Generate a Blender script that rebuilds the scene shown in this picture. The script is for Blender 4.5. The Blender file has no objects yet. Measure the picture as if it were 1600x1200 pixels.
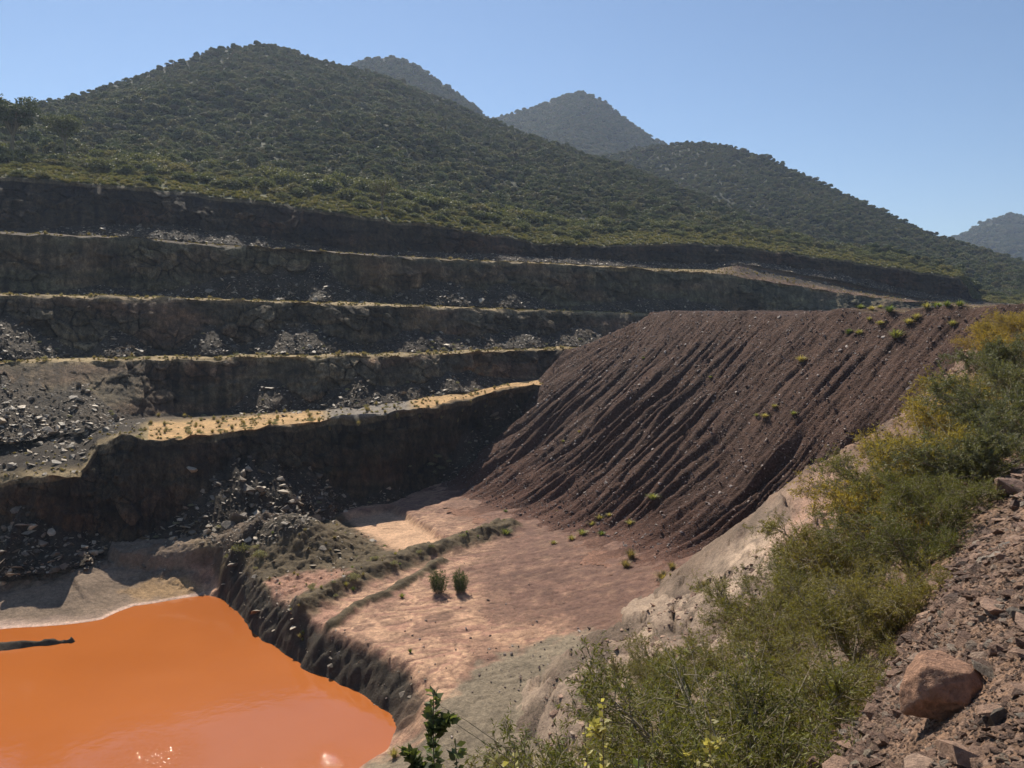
import bpy, bmesh, math, random
import numpy as np
from math import radians as R, sin, cos, tan, atan, pi

rng = np.random.default_rng(11)
random.seed(11)
scene = bpy.context.scene
COL = scene.collection

# ------------------------------------------------------------------ camera, sky, sun, exposure
PITCH = atan(105 / 1280)
cam_d = bpy.data.cameras.new('camera')
cam = bpy.data.objects.new('camera', cam_d)
COL.objects.link(cam)
cam_d.sensor_width = 36
cam_d.lens = 28.8
cam_d.clip_start = 0.1
cam_d.clip_end = 20000
cam.location = (0, 0, 0)
cam.rotation_euler = (pi / 2 - PITCH, 0, 0)
scene.camera = cam

SUN_AZ, SUN_EL = -20.0, 46.0          # degrees from the camera's heading (negative: to the left), above the horizon
world = bpy.data.worlds.new("World")
scene.world = world
world.use_nodes = True
wn = world.node_tree
sky = wn.nodes.new('ShaderNodeTexSky')
sky.sky_type = 'NISHITA'
sky.sun_disc = False
sky.sun_elevation = R(SUN_EL)
sky.sun_rotation = R(SUN_AZ)
sky.altitude = 1200
sky.air_density = 1.0
sky.dust_density = 0.0
sky.ozone_density = 3.0
bg = wn.nodes['Background']
bg.inputs[1].default_value = 0.080
wn.links.new(sky.outputs[0], bg.inputs[0])

sd = bpy.data.lights.new('sun', 'SUN')
sd.energy = 4.8
sd.angle = R(0.5)
sd.color = (1.0, 0.92, 0.79)
sun = bpy.data.objects.new('sun', sd)
COL.objects.link(sun)
# the lamp shines along its local -Z; its +Z points at the sun
sun.rotation_euler = (R(90 - SUN_EL), 0, R(180 - SUN_AZ))
sun.location = (-60, 120, 160)
scene.view_settings.view_transform = 'Standard'
scene.view_settings.look = 'None'
scene.view_settings.gamma = 1
scene.view_settings.exposure = 0.42
scene.cycles.max_bounces = 6
scene.cycles.diffuse_bounces = 3
scene.cycles.transparent_max_bounces = 4
scene.cycles.volume_bounces = 0
scene.cycles.use_adaptive_sampling = True
scene.cycles.adaptive_threshold = 0.02

# ------------------------------------------------------------------ helpers: rays, noise, polylines
CP, SP = cos(PITCH), sin(PITCH)


def ray(px, py):
    """direction per metre forward of the sight line that the survey marks with (px, py)"""
    cx = (np.asarray(px, float) - 800) / 1280
    cy = (600 - np.asarray(py, float)) / 1280
    dy = CP + cy * SP
    return cx / dy, (-SP + cy * CP) / dy


def at(px, py, Y):
    a, b = ray(px, py)
    return np.stack([a * Y, np.broadcast_to(np.asarray(Y, float), np.shape(a)), b * Y], -1)


def atz(px, py, z):
    a, b = ray(px, py)
    Y = z / b
    return np.stack([a * Y, Y, np.broadcast_to(np.asarray(z, float), np.shape(a))], -1)


def proj(P):
    x, y, z = P[..., 0], P[..., 1], P[..., 2]
    d = np.maximum(y * CP - z * SP, 0.05)
    u = y * SP + z * CP
    return 800 + 1280 * x / d, 600 - 1280 * u / d


_perm = np.random.default_rng(5).permutation(256).astype(np.int64)
_perm = np.concatenate([_perm, _perm, _perm])
_gr = np.random.default_rng(6).normal(size=(256, 3))
_gr /= np.linalg.norm(_gr, axis=1)[:, None]


def noise3(x, y, z):
    x, y, z = np.broadcast_arrays(np.asarray(x, float), np.asarray(y, float), np.asarray(z, float))
    xi, yi, zi = np.floor(x).astype(np.int64), np.floor(y).astype(np.int64), np.floor(z).astype(np.int64)
    xf, yf, zf = x - xi, y - yi, z - zi
    xi &= 255; yi &= 255; zi &= 255
    f = lambda t: t * t * t * (t * (t * 6 - 15) + 10)
    u, v, w = f(xf), f(yf), f(zf)
    out = 0
    for dx in (0, 1):
        for dy in (0, 1):
            for dz in (0, 1):
                h = _perm[_perm[_perm[(xi + dx) & 255] + ((yi + dy) & 255)] + ((zi + dz) & 255)]
                g = _gr[h]
                d = g[..., 0] * (xf - dx) + g[..., 1] * (yf - dy) + g[..., 2] * (zf - dz)
                out = out + d * (u if dx else 1 - u) * (v if dy else 1 - v) * (w if dz else 1 - w)
    return out * 1.5


def fbm(x, y, z=0.0, oct=4, lac=2.03, gain=0.5):
    s, a, k = 0, 1.0, 1.0
    for i in range(oct):
        s = s + a * noise3(np.asarray(x) * k + 13.7 * i, np.asarray(y) * k - 7.1 * i, np.asarray(z) * k + 3.3 * i)
        a *= gain; k *= lac
    return s


def ridged(x, y, z=0.0, oct=3):
    s, a, k = 0, 1.0, 1.0
    for i in range(oct):
        s = s + a * (1 - 2 * np.abs(noise3(np.asarray(x) * k + 31 * i, np.asarray(y) * k, np.asarray(z) * k)))
        a *= 0.5; k *= 2.1
    return s


def worley(x, y, seed=0):
    """per point: a random value and tilt of its cell, distance to the nearest cell border (roughly)"""
    x, y = np.broadcast_arrays(np.asarray(x, float), np.asarray(y, float))
    xi, yi = np.floor(x).astype(np.int64), np.floor(y).astype(np.int64)
    d1 = np.full(x.shape, 9.); d2 = np.full(x.shape, 9.); val = np.zeros(x.shape); tx_ = np.zeros(x.shape); ty2 = np.zeros(x.shape)
    for a in (-1, 0, 1):
        for b in (-1, 0, 1):
            h = _perm[_perm[(xi + a + seed * 17) & 255] + ((yi + b) & 255)]
            h2 = _perm[h + 91]; h3 = _perm[h2 + 37]
            px_ = xi + a + .5 + (h / 255 - .5) * .9; py_ = yi + b + .5 + (h2 / 255 - .5) * .9
            d = np.hypot(x - px_, y - py_)
            m = d < d1
            d2 = np.where(m, d1, np.minimum(d2, d)); d1 = np.where(m, d, d1)
            val = np.where(m, h3 / 255 - .5, val)
            tx_ = np.where(m, (x - px_) * (h2 / 255 - .5), tx_); ty2 = np.where(m, (y - py_) * (h / 255 - .5), ty2)
    return val, tx_ + ty2, d2 - d1


def sstep(a, b, x):
    t = np.clip((x - a) / (b - a), 0, 1)
    return t * t * (3 - 2 * t)


def smax(a, b, k):
    h = np.clip(0.5 + 0.5 * (a - b) / k, 0, 1)
    return b * (1 - h) + a * h + k * h * (1 - h)


def lut(pts, px):
    pts = np.array(pts, float)
    return np.interp(px, pts[:, 0], pts[:, 1])


def seg_dist(X, Y, A, B):
    """distance and parameter from points to segment A-B"""
    dx, dy = B[0] - A[0], B[1] - A[1]
    t = np.clip(((X - A[0]) * dx + (Y - A[1]) * dy) / (dx * dx + dy * dy + 1e-12), 0, 1)
    return np.hypot(X - A[0] - t * dx, Y - A[1] - t * dy), t


def poly_sd(X, Y, poly, vals=None):
    """signed distance to a closed polygon (negative inside); optionally a value carried along the boundary"""
    n = len(poly)
    best = np.full(np.shape(X), 1e9); val = np.zeros(np.shape(X)); ins = np.zeros(np.shape(X), bool)
    for i in range(n):
        A, B = poly[i], poly[(i + 1) % n]
        d, t = seg_dist(X, Y, A, B)
        m = d < best
        best = np.where(m, d, best)
        if vals is not None:
            val = np.where(m, vals[i] * (1 - t) + vals[(i + 1) % n] * t, val)
        c = ((A[1] > Y) != (B[1] > Y))
        xx = (B[0] - A[0]) * (Y - A[1]) / ((B[1] - A[1]) if B[1] != A[1] else 1e-9) + A[0]
        ins ^= (c & (X < xx))
    sd_ = np.where(ins, -best, best)
    return (sd_, val) if vals is not None else sd_


def line_d(X, Y, pts):
    """distance to an open polyline, and the fraction run along it"""
    best = np.full(np.shape(X), 1e9); fr = np.zeros(np.shape(X)); n = len(pts) - 1
    for i in range(n):
        d, t = seg_dist(X, Y, pts[i], pts[i + 1])
        m = d < best
        best = np.where(m, d, best); fr = np.where(m, (i + t) / n, fr)
    return best, fr


def tps(ctrl):
    """thin plate spline z(x, y) through control points"""
    C_ = np.asarray(ctrl, float); sc = 50.0
    P = C_[:, :2] / sc; n = len(P)
    U = lambda r2: np.where(r2 > 1e-12, r2 * np.log(np.maximum(r2, 1e-12)), 0)
    K = U(((P[:, None] - P[None]) ** 2).sum(-1)) + np.eye(n) * 2e-3
    A = np.zeros((n + 3, n + 3)); A[:n, :n] = K; A[:n, n] = 1; A[:n, n + 1:] = P; A[n, :n] = 1; A[n + 1:, :n] = P.T
    w = np.linalg.solve(A, np.concatenate([C_[:, 2], [0, 0, 0]]))

    def f(x, y):
        x = np.asarray(x, float) / sc; y = np.asarray(y, float) / sc
        o = w[n] + w[n + 1] * x + w[n + 2] * y
        for i in range(n):
            o = o + w[i] * U((x - P[i, 0]) ** 2 + (y - P[i, 1]) ** 2)
        return o
    return f


# ------------------------------------------------------------------ helpers: objects
def mesh_arrays(name, V, F, smooth=True, mats=(), mat_idx=None):
    V = np.ascontiguousarray(V, np.float32).reshape(-1, 3); F = np.ascontiguousarray(F, np.int32)
    k = F.shape[1]
    me = bpy.data.meshes.new(name)
    me.vertices.add(len(V)); me.vertices.foreach_set('co', V.ravel())
    me.loops.add(F.size); me.loops.foreach_set('vertex_index', F.ravel())
    me.polygons.add(len(F)); me.polygons.foreach_set('loop_start', np.arange(0, F.size, k, dtype=np.int32))
    try:
        me.polygons.foreach_set('loop_total', np.full(len(F), k, np.int32))
    except Exception:
        pass
    if mat_idx is not None:
        me.polygons.foreach_set('material_index', np.ascontiguousarray(mat_idx, np.int32))
    me.update(calc_edges=True)
    me.validate()
    me.polygons.foreach_set('use_smooth', np.full(len(me.polygons), smooth, bool))
    for m in mats:
        me.materials.append(m)
    return me


def link(name, me, parent=None, **props):
    o = bpy.data.objects.new(name, me)
    COL.objects.link(o)
    if parent is not None:
        o.parent = parent
    for k, v in props.items():
        o[k] = v
    return o


def attr_col(me, name, rgb):
    a = me.attributes.new(name, 'FLOAT_COLOR', 'POINT')
    c = np.ones((len(me.vertices), 4), np.float32); c[:, :3] = rgb.reshape(-1, 3)
    a.data.foreach_set('color', c.ravel())


def attr_f(me, name, v):
    a = me.attributes.new(name, 'FLOAT', 'POINT')
    a.data.foreach_set('value', np.ascontiguousarray(v, np.float32).ravel())


def grid_faces(nr, nc):
    i = np.arange(nr * nc).reshape(nr, nc)
    return np.stack([i[:-1, :-1], i[:-1, 1:], i[1:, 1:], i[1:, :-1]], -1).reshape(-1, 4)


def grid_mesh(name, P, keep=None, flip=False, smooth=True, mats=(), cols=None, fl=None):
    nr, nc = P.shape[:2]
    F = grid_faces(nr, nc)
    if flip:
        F = F[:, ::-1]
    V = P.reshape(-1, 3)
    if keep is not None:
        kf = keep.reshape(-1)[F].any(1)
        F = F[kf]
        used = np.unique(F); m = np.full(len(V), -1); m[used] = np.arange(len(used))
        V = V[used]; F = m[F]
    else:
        used = None
    me = mesh_arrays(name, V, F, smooth, mats)
    if cols is not None:
        c = cols.reshape(-1, 3); attr_col(me, 'Col', c if used is None else c[used])
    for k, v in (fl or {}).items():
        v = np.broadcast_to(v, (nr, nc)).reshape(-1); attr_f(me, k, v if used is None else v[used])
    return me


# ------------------------------------------------------------------ materials
def nodes(name):
    m = bpy.data.materials.new(name); m.use_nodes = True
    nt = m.node_tree
    return m, nt, nt.nodes['Principled BSDF'], nt.nodes['Material Output']


def N(nt, t, **kw):
    n = nt.nodes.new(t)
    for k, v in kw.items():
        if k.startswith('i_'):
            n.inputs[k[2:].replace('_', ' ')].default_value = v
        else:
            setattr(n, k, v)
    return n


def ground_mat(name, base=None, rough=0.9, scales=((0.15, .5), (1.3, .5), (9.0, .45)), bump=((2.0, .12), (14.0, .03)),
               stretch=(1, 1, 1), tint=(1, 1, 1), pebble=None, spec=0.25):
    """earth: the surface's own colour (attribute Col, or base) mottled at several sizes, with a bumpy grain"""
    m, nt, p, out = nodes(name)
    L = nt.links.new
    geo = N(nt, 'ShaderNodeNewGeometry')
    mp = N(nt, 'ShaderNodeMapping'); mp.inputs['Scale'].default_value = stretch
    L(geo.outputs['Position'], mp.inputs['Vector'])
    if base is None:
        at_ = N(nt, 'ShaderNodeAttribute', attribute_name='Col'); col = at_.outputs['Color']
    else:
        r = N(nt, 'ShaderNodeRGB'); r.outputs[0].default_value = (*base, 1); col = r.outputs[0]
    for i, (s, amt) in enumerate(scales):
        nz = N(nt, 'ShaderNodeTexNoise', i_Scale=s, i_Detail=5.0, i_Roughness=0.65)
        L(mp.outputs[0], nz.inputs['Vector'])
        mr = N(nt, 'ShaderNodeMapRange'); mr.inputs[1].default_value = .3; mr.inputs[2].default_value = .7
        mr.inputs[3].default_value = 1 - amt; mr.inputs[4].default_value = 1 + amt
        L(nz.outputs[0], mr.inputs[0])
        mx = N(nt, 'ShaderNodeMix', data_type='RGBA', blend_type='MULTIPLY'); mx.inputs[0].default_value = 1
        L(col, mx.inputs['A']); L(mr.outputs[0], mx.inputs['B'])
        col = mx.outputs['Result']
    if pebble:
        sc, amt, rgb = pebble
        vo = N(nt, 'ShaderNodeTexVoronoi', i_Scale=sc); L(geo.outputs['Position'], vo.inputs['Vector'])
        sep = N(nt, 'ShaderNodeSeparateColor'); L(vo.outputs['Color'], sep.inputs[0])
        mr = N(nt, 'ShaderNodeMapRange'); mr.inputs[1].default_value = .55; mr.inputs[2].default_value = 1.0
        mr.inputs[3].default_value = 0; mr.inputs[4].default_value = amt
        L(sep.outputs[0], mr.inputs[0])
        mx = N(nt, 'ShaderNodeMix', data_type='RGBA'); L(mr.outputs[0], mx.inputs[0]); L(col, mx.inputs['A'])
        mx.inputs['B'].default_value = (*rgb, 1); col = mx.outputs['Result']
    L(col, p.inputs['Base Color'])
    p.inputs['Roughness'].default_value = rough
    p.inputs['Specular IOR Level'].default_value = spec
    nrm = None
    for s, d in bump:
        nz = N(nt, 'ShaderNodeTexNoise', i_Scale=s, i_Detail=6.0, i_Roughness=0.65)
        L(mp.outputs[0], nz.inputs['Vector'])
        b = N(nt, 'ShaderNodeBump'); b.inputs['Distance'].default_value = d * 4; b.inputs['Strength'].default_value = 1.0
        L(nz.outputs[0], b.inputs['Height'])
        if nrm is not None:
            L(nrm, b.inputs['Normal'])
        nrm = b.outputs[0]
    if pebble:
        b = N(nt, 'ShaderNodeBump'); b.inputs['Distance'].default_value = 0.5 / pebble[0]; b.inputs['Strength'].default_value = 0.8
        L(vo.outputs['Distance'], b.inputs['Height']); b.invert = True
        if nrm is not None:
            L(nrm, b.inputs['Normal'])
        nrm = b.outputs[0]
    if nrm is not None:
        L(nrm, p.inputs['Normal'])
    return m


def leaf_mat(name, ramp, trans=0.45, rough=0.6, val=0.3, spec=0.3):
    """foliage: colour drawn per plant from ramp, varied leaf by leaf, part of the light passing through"""
    m, nt, p, out = nodes(name)
    L = nt.links.new
    oi = N(nt, 'ShaderNodeObjectInfo')
    cr = N(nt, 'ShaderNodeValToRGB')
    while len(cr.color_ramp.elements) < len(ramp):
        cr.color_ramp.elements.new(0.5)
    for e, (pos, c) in zip(cr.color_ramp.elements, ramp):
        e.position = pos; e.color = (*c, 1)
    L(oi.outputs['Random'], cr.inputs[0])
    geo = N(nt, 'ShaderNodeNewGeometry')
    mr = N(nt, 'ShaderNodeMapRange'); mr.inputs[3].default_value = 1 - val; mr.inputs[4].default_value = 1 + val
    L(geo.outputs['Random Per Island'], mr.inputs[0])
    mx = N(nt, 'ShaderNodeMix', data_type='RGBA', blend_type='MULTIPLY'); mx.inputs[0].default_value = 1
    L(cr.outputs[0], mx.inputs['A']); L(mr.outputs[0], mx.inputs['B'])
    L(mx.outputs['Result'], p.inputs['Base Color'])
    p.inputs['Roughness'].default_value = rough
    p.inputs['Specular IOR Level'].default_value = spec
    tr = N(nt, 'ShaderNodeBsdfTranslucent'); 
    g = N(nt, 'ShaderNodeMix', data_type='RGBA', blend_type='MULTIPLY'); g.inputs[0].default_value = 1
    L(mx.outputs['Result'], g.inputs['A']); g.inputs['B'].default_value = (1.5, 1.45, .7, 1)
    L(g.outputs['Result'], tr.inputs[0])
    ms = N(nt, 'ShaderNodeMixShader'); ms.inputs[0].default_value = trans
    L(p.outputs[0], ms.inputs[1]); L(tr.outputs[0], ms.inputs[2]); L(ms.outputs[0], out.inputs[0])
    return m


def rock_mat(name, ramp, rough=0.7, bump=.02, sc=6.0, spec=.4):
    m, nt, p, out = nodes(name)
    L = nt.links.new
    oi = N(nt, 'ShaderNodeObjectInfo'); cr = N(nt, 'ShaderNodeValToRGB')
    while len(cr.color_ramp.elements) < len(ramp):
        cr.color_ramp.elements.new(0.5)
    for e, (pos, c) in zip(cr.color_ramp.elements, ramp):
        e.position = pos; e.color = (*c, 1)
    L(oi.outputs['Random'], cr.inputs[0])
    tc = N(nt, 'ShaderNodeTexCoord')
    nz = N(nt, 'ShaderNodeTexNoise', i_Scale=sc, i_Detail=7.0, i_Roughness=.7); L(tc.outputs['Object'], nz.inputs['Vector'])
    mr = N(nt, 'ShaderNodeMapRange'); mr.inputs[1].default_value = .3; mr.inputs[2].default_value = .7
    mr.inputs[3].default_value = .55; mr.inputs[4].default_value = 1.4
    L(nz.outputs[0], mr.inputs[0])
    mx = N(nt, 'ShaderNodeMix', data_type='RGBA', blend_type='MULTIPLY'); mx.inputs[0].default_value = 1
    L(cr.outputs[0], mx.inputs['A']); L(mr.outputs[0], mx.inputs['B']); L(mx.outputs['Result'], p.inputs['Base Color'])
    b = N(nt, 'ShaderNodeBump'); b.inputs['Distance'].default_value = bump * 4; L(nz.outputs[0], b.inputs['Height'])
    L(b.outputs[0], p.inputs['Normal'])
    p.inputs['Roughness'].default_value = rough; p.inputs['Specular IOR Level'].default_value = spec
    return m
# ------------------------------------------------------------------ palette of the place (base colours)
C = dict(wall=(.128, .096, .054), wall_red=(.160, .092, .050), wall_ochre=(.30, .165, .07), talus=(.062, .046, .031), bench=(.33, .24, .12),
         bench_grey=(.24, .205, .17), sand=(.56, .34, .15), mud_pink=(.395, .212, .140), mud_tan=(.53, .325, .195), maroon=(.150, .078, .055),
         silt=(.215, .168, .112), berm=(.105, .074, .038), dark=(.062, .047, .031), beach=(.215, .150, .10), crust=(.56, .38, .29),
         dump=(.079, .043, .029), ledge=(.44, .32, .225), rubble=(.215, .128, .080), soil=(.19, .130, .086), grassy=(.125, .122, .06),
         hill=(.040, .044, .022))
C = {k: np.array(v) for k, v in C.items()}
ZW = -32.5                                   # level of the pond


def mixc(a, b, t):
    t = np.asarray(t)[..., None]
    return a * (1 - t) + b * t


# ------------------------------------------------------------------ the pit wall: five faces and the benches between them
PX = np.concatenate([np.arange(-360, 0, 3.0), np.arange(0, 900, 1.25), np.arange(900, 1000, 2.0), np.arange(1000, 1640, 2.0)])


def curve_py(py, Y, d=0.0):
    return at(PX, lut(py, PX), lut(Y, PX) + d)


def curve_z(z, Y, dpx=0):
    a, b = ray(PX, 600)
    y = lut(Y, PX)
    return np.stack([a * y, y, lut(z, PX)], -1)


T4 = atz(PX, lut([(-360, 890), (0, 880), (90, 876), (118, 872), (134, 863), (200, 862), (300, 850), (400, 835), (500, 800), (600, 788),
                  (700, 760), (760, 722), (800, 712), (1640, 690)], PX), lut([(-360, -29.3), (1640, -28.6)], PX))
L4 = curve_py([(-360, 752), (0, 748), (60, 744), (112, 741), (124, 741), (150, 694), (190, 678), (230, 684), (300, 680), (400, 668), (500, 658), (600, 645),
               (700, 630), (760, 614), (800, 604), (870, 600), (1000, 600), (1640, 590)],
              [(-360, 95), (0, 94), (112, 95), (124, 97), (150, 103.5), (230, 104.5), (300, 107.5), (400, 112.5), (500, 121.5), (600, 126), (700, 135.5),
               (780, 149), (870, 162), (1000, 182), (1640, 246)], 4.0)
T3 = curve_py([(-360, 692), (0, 686), (140, 668), (165, 660), (232, 652), (300, 650), (400, 644), (500, 638), (600, 627), (700, 612), (780, 601), (870, 590), (1000, 590), (1640, 585)],
              [(-360, 104), (0, 107), (140, 114), (232, 124), (300, 130), (400, 135), (500, 138), (600, 140), (700, 149), (780, 159), (870, 170),
               (1000, 186), (1640, 252)], 2.0)
L3 = curve_py([(-360, 572), (0, 568), (100, 564), (200, 563), (300, 560), (400, 558), (500, 557), (600, 556), (700, 552), (800, 548), (870, 545), (1000, 545), (1640, 545)],
              [(-360, 118), (0, 121), (200, 130), (400, 140), (600, 145), (700, 153.5), (800, 166), (870, 176), (1000, 192), (1640, 258)], 3.5)
T2 = curve_z([(-360, -6.6), (870, -6.6), (1640, -9)], [(-360, 128), (0, 132), (200, 140), (400, 150), (600, 155), (700, 165), (800, 178), (870, 189), (1000, 206), (1640, 272)])
L2 = curve_py([(-360, 452), (0, 460), (200, 464), (400, 470), (600, 476), (800, 484), (1000, 490), (1130, 500), (1640, 515)],
              [(-360, 130), (0, 134), (200, 142), (400, 152), (600, 157), (700, 167), (800, 180), (870, 191), (1000, 211), (1130, 230), (1640, 276)], 5.0)
T1 = L2 + 0; T1[:, 1] += 9; T1[:, 0] *= T1[:, 1] / (T1[:, 1] - 9); T1[:, 2] += .4
L1 = curve_py([(-360, 350), (0, 365), (200, 372), (300, 380), (400, 388), (560, 397), (700, 405), (870, 412), (1000, 420), (1130, 428), (1300, 456), (1430, 472), (1640, 486)],
              [(-360, 143), (0, 147), (200, 155), (400, 165), (600, 171), (700, 182), (800, 196), (870, 206), (1000, 227), (1130, 246), (1300, 268), (1430, 282), (1640, 294)], 6.5)
T0 = curve_py([(-360, 346), (0, 362), (200, 371), (300, 379), (400, 387), (560, 397), (700, 405), (870, 412), (1000, 419), (1110, 420), (1150, 412), (1300, 440), (1430, 467), (1640, 482)],
              [(-360, 152), (0, 156), (200, 164), (400, 174), (600, 180), (700, 191), (800, 206), (870, 216), (1000, 238), (1130, 262), (1300, 288), (1430, 300), (1640, 308)], 6.0)
L0 = curve_py([(-360, 262), (0, 276), (100, 281), (200, 290), (280, 299), (350, 309), (420, 316), (500, 329), (580, 340), (640, 347), (720, 358), (790, 369), (850, 381), (930, 383), (1000, 382),
               (1080, 380), (1150, 384), (1220, 394), (1300, 405), (1400, 419), (1460, 428), (1500, 433), (1512, 446), (1522, 466), (1560, 473), (1640, 478)],
              [(-360, 163), (0, 166), (200, 173), (400, 184), (600, 187), (700, 197), (800, 213), (870, 223), (1000, 245), (1130, 269), (1300, 293), (1430, 305), (1500, 310), (1640, 318)], 5.5)

LEV = [('wall', T4, L4, 76), ('bench', L4, T3, 16), ('wall', T3, L3, 50), ('bench', L3, T2, 10), ('wall', T2, L2, 54),
       ('bench', L2, T1, 8), ('wall', T1, L1, 54), ('bench', L1, T0, 8), ('wall', T0, L0, 50)]
rows, rt, rk = [], [], []
for k, (kind, A, B, n) in enumerate(LEV):
    for j in range(n):
        t = j / n
        rows.append(A * (1 - t) + B * t); rt.append(t); rk.append(k)
rows.append(LEV[-1][2]); rt.append(1.0); rk.append(8)
W = np.array(rows); rt = np.array(rt)[:, None]; rk = np.array(rk)[:, None]
isw = np.array([LEV[k][0] == 'wall' for k in rk[:, 0]])[:, None]
PXg = np.broadcast_to(PX, W.shape[:2])
u = np.concatenate([[0], np.cumsum(np.hypot(np.diff(W[120, :, 0]), np.diff(W[120, :, 1])))])[None, :]
x, y, z = W[..., 0], W[..., 1], W[..., 2]
# outward direction (towards the pit), level
tx = np.gradient(x, axis=1); ty = np.gradient(y, axis=1); ln = np.hypot(tx, ty) + 1e-6
ox, oy = ty / ln, -tx / ln
ox = np.clip(ox, -.8, .8); oy = -np.sqrt(1 - ox * ox)
# talus heaps: how far up each face the fallen rock reaches, along the face
heap = {0: [(300, 20, .15), (390, 110, .66), (470, 60, .5), (40, 90, .5), (-170, 140, .5), (735, 40, .6), (785, 40, .9), (600, 40, .12)],
        2: [(20, 110, .72), (-150, 150, .72), (120, 50, .6), (425, 45, .55), (560, 60, .45), (640, 50, .3), (710, 70, .45)],
        4: [(10, 80, .62), (-150, 120, .6), (190, 36, .4), (330, 40, .42), (470, 70, .5), (660, 80, .4), (800, 80, .4), (900, 60, .5)],
        6: [(430, 130, .55), (390, 60, .5), (500, 40, .7), (700, 70, .5), (780, 60, .45), (160, 60, .12), (1050, 120, .3)],
        8: [(300, 200, .25), (900, 250, .3), (1300, 200, .35)]}
hgt = np.zeros_like(x)
for k, hs in heap.items():
    h = np.zeros_like(PX)
    for c, w, a in hs:
        h = np.maximum(h, a * np.exp(-((PX - c) / w) ** 2))
    h = h * (1 + .35 * noise3(PX / 22, k * 9.1, 0)) + .04
    hgt = np.where(rk == k, h[None], hgt)
tal = np.where(isw, np.clip(1 - rt / np.maximum(hgt, .02), 0, 1), 0)            # 1 at the foot of a heap, 0 above it
Hw = np.array([14, 0, 8, 0, 10.5, 0, 11, 0, 12.])[rk]
vert = np.where(isw, np.sin(np.clip(rt, 0, 1) * pi) ** .5, 0)                    # keeps crest and foot in place
rough = .55 * fbm(u / 9, z / 9, y / 30, 4) + .5 * np.clip(ridged(u / 5.5 + .3 * noise3(u / 9, z / 6, 3), z / 26, 7.7, 3) - .9, -1, 1) \
    + .28 * noise3(u / 1.6, z / 5, y / 9) + .16 * noise3(u / .8, z / 1.1, y)
strata = .22 * noise3(u / 40, z / .9 + .6 * fbm(u / 12, z / 8, 0, 2), rk * 5.0)
wx = u / 3.1 + .5 * noise3(u / 5, z / 5, rk * 2.0); wy = z / 2.3 + .35 * u / 3 + .5 * noise3(u / 4, z / 4, rk + 9.0)
bv, bt, bd = worley(wx, wy, 1); cv, ct, cd = worley(wx * 2.9, wy * 2.4, 2)
block = 1.0 * bv + 1.1 * bt + .45 * cv + .45 * ct - .35 * sstep(.09, 0, bd) - .15 * sstep(.1, 0, cd)
blockmask = sstep(-.25, .25, noise3(u / 16, z / 9, rk * 6.0) + .1)
strata = strata + block * (.3 + .9 * blockmask) * 1.15
big = 1.5 * noise3(u / 34, z / 60, rk * 3.1) * np.where(isw, 1, 1)
crestj = 1.25 * fbm(u / 7, rk * 2.2 + 3, 0, 4)
disp = np.where(isw, vert * (rough * 1.15 + strata), 0) * (1 - .7 * (tal > 0)) + big * .8
disp += tal * hgt * Hw * (.8 + .25 * noise3(u / 3, z / 3, 2)) * (1 if True else 0)
disp += (tal > 0) * (.30 * noise3(u / 1.1, z / 1.1, y / 1.1) + .2 * noise3(u / .5, z / .5, y / .5))
edge = np.where(isw, rt, np.where(rt < .5, 1 - rt * 3, 0)).clip(0, 1) ** 3
disp += edge * crestj
x2 = x + ox * disp; y2 = y + oy * disp
z2 = z + edge * (.6 * fbm(u / 5, 5.5, rk * 1.7, 3) - .12) + np.where(isw, 0, np.sin(rt * pi) * .3 * fbm(x / 4, y / 4, 3, 3))
WALL = np.stack([x2, y2, z2], -1)
# colours of the rock, with shade put into some faces
n1 = fbm(u / 22, z / 7, rk * 4.0, 3); n2 = fbm(u / 6, z / 3, rk * 2.0, 3)
colw = mixc(C['wall'], C['wall_red'], sstep(-.2, .6, n1))
colw = colw * (1 + .35 * sstep(0, .8, n2) - .3 * sstep(0, .8, -n2))[..., None]
strk = noise3(u / .9, z / 14, rk * 3.0) + .6 * noise3(u / .4, z / 7, rk * 2.0)
band = noise3(u / 60, z / .8 + .8 * noise3(u / 9, z / 5, 3), rk * 1.3)
colw = colw * (1 + .38 * strk + .30 * band).clip(.25, 1.9)[..., None]
colw = colw * (1 + .8 * bv * blockmask + .5 * cv)[..., None]
colw = colw * (1 - .5 * sstep(.55, 1.2, ridged(u / 2.4, z / 22, 3, 2)) * sstep(-.1, .4, noise3(u / 12, z / 20, 6)))[..., None]
colw = np.where((rk == 8)[..., None], colw * np.array([.40, .34, .32]), colw)  # rim face darkened in colour as shade, against the sun it catches
colw = colw * (1 - .65 * sstep(.11, .0, bd) * blockmask - .35 * sstep(.1, 0, cd) * blockmask)[..., None]
colw = np.where((rk == 0)[..., None], colw * .5, colw)  # lowest face darkened: the shade of its recess is put into the colour
colw = np.where((rk == 6)[..., None], colw * np.array([.92, 1.02, 1.0]), colw)
och = (sstep(1, 0, np.hypot((PXg - 592) / 46, (rt - .58) / .5)) * (rk == 6) * .7 + .6 * sstep(1, .2, np.hypot((PXg - 665) / 50, (rt - .45) / .7)) * (rk == 4)
       + .8 * sstep(1, .2, np.hypot((PXg - 745) / 45, (rt - .35) / .6)) * (rk == 2))
colw = mixc(colw, C['wall_ochre'], np.clip(och * (.8 + .5 * n2), 0, 1))
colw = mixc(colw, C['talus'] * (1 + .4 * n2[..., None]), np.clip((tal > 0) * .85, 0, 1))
cb = np.broadcast_to(C['bench'], colw.shape) * (1 + .3 * n2[..., None])
cb = mixc(cb, C['sand'], ((rk == 1) & (PXg > 230)) * np.maximum(sstep(1, .55, rt), sstep(660, 700, PXg)) * (1 - sstep(498, 520, PXg) * sstep(655, 630, PXg)) * .9)
cb = mixc(cb, C['bench_grey'], ((rk == 1)) * sstep(495, 525, PXg) * sstep(655, 628, PXg) * .95)
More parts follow.
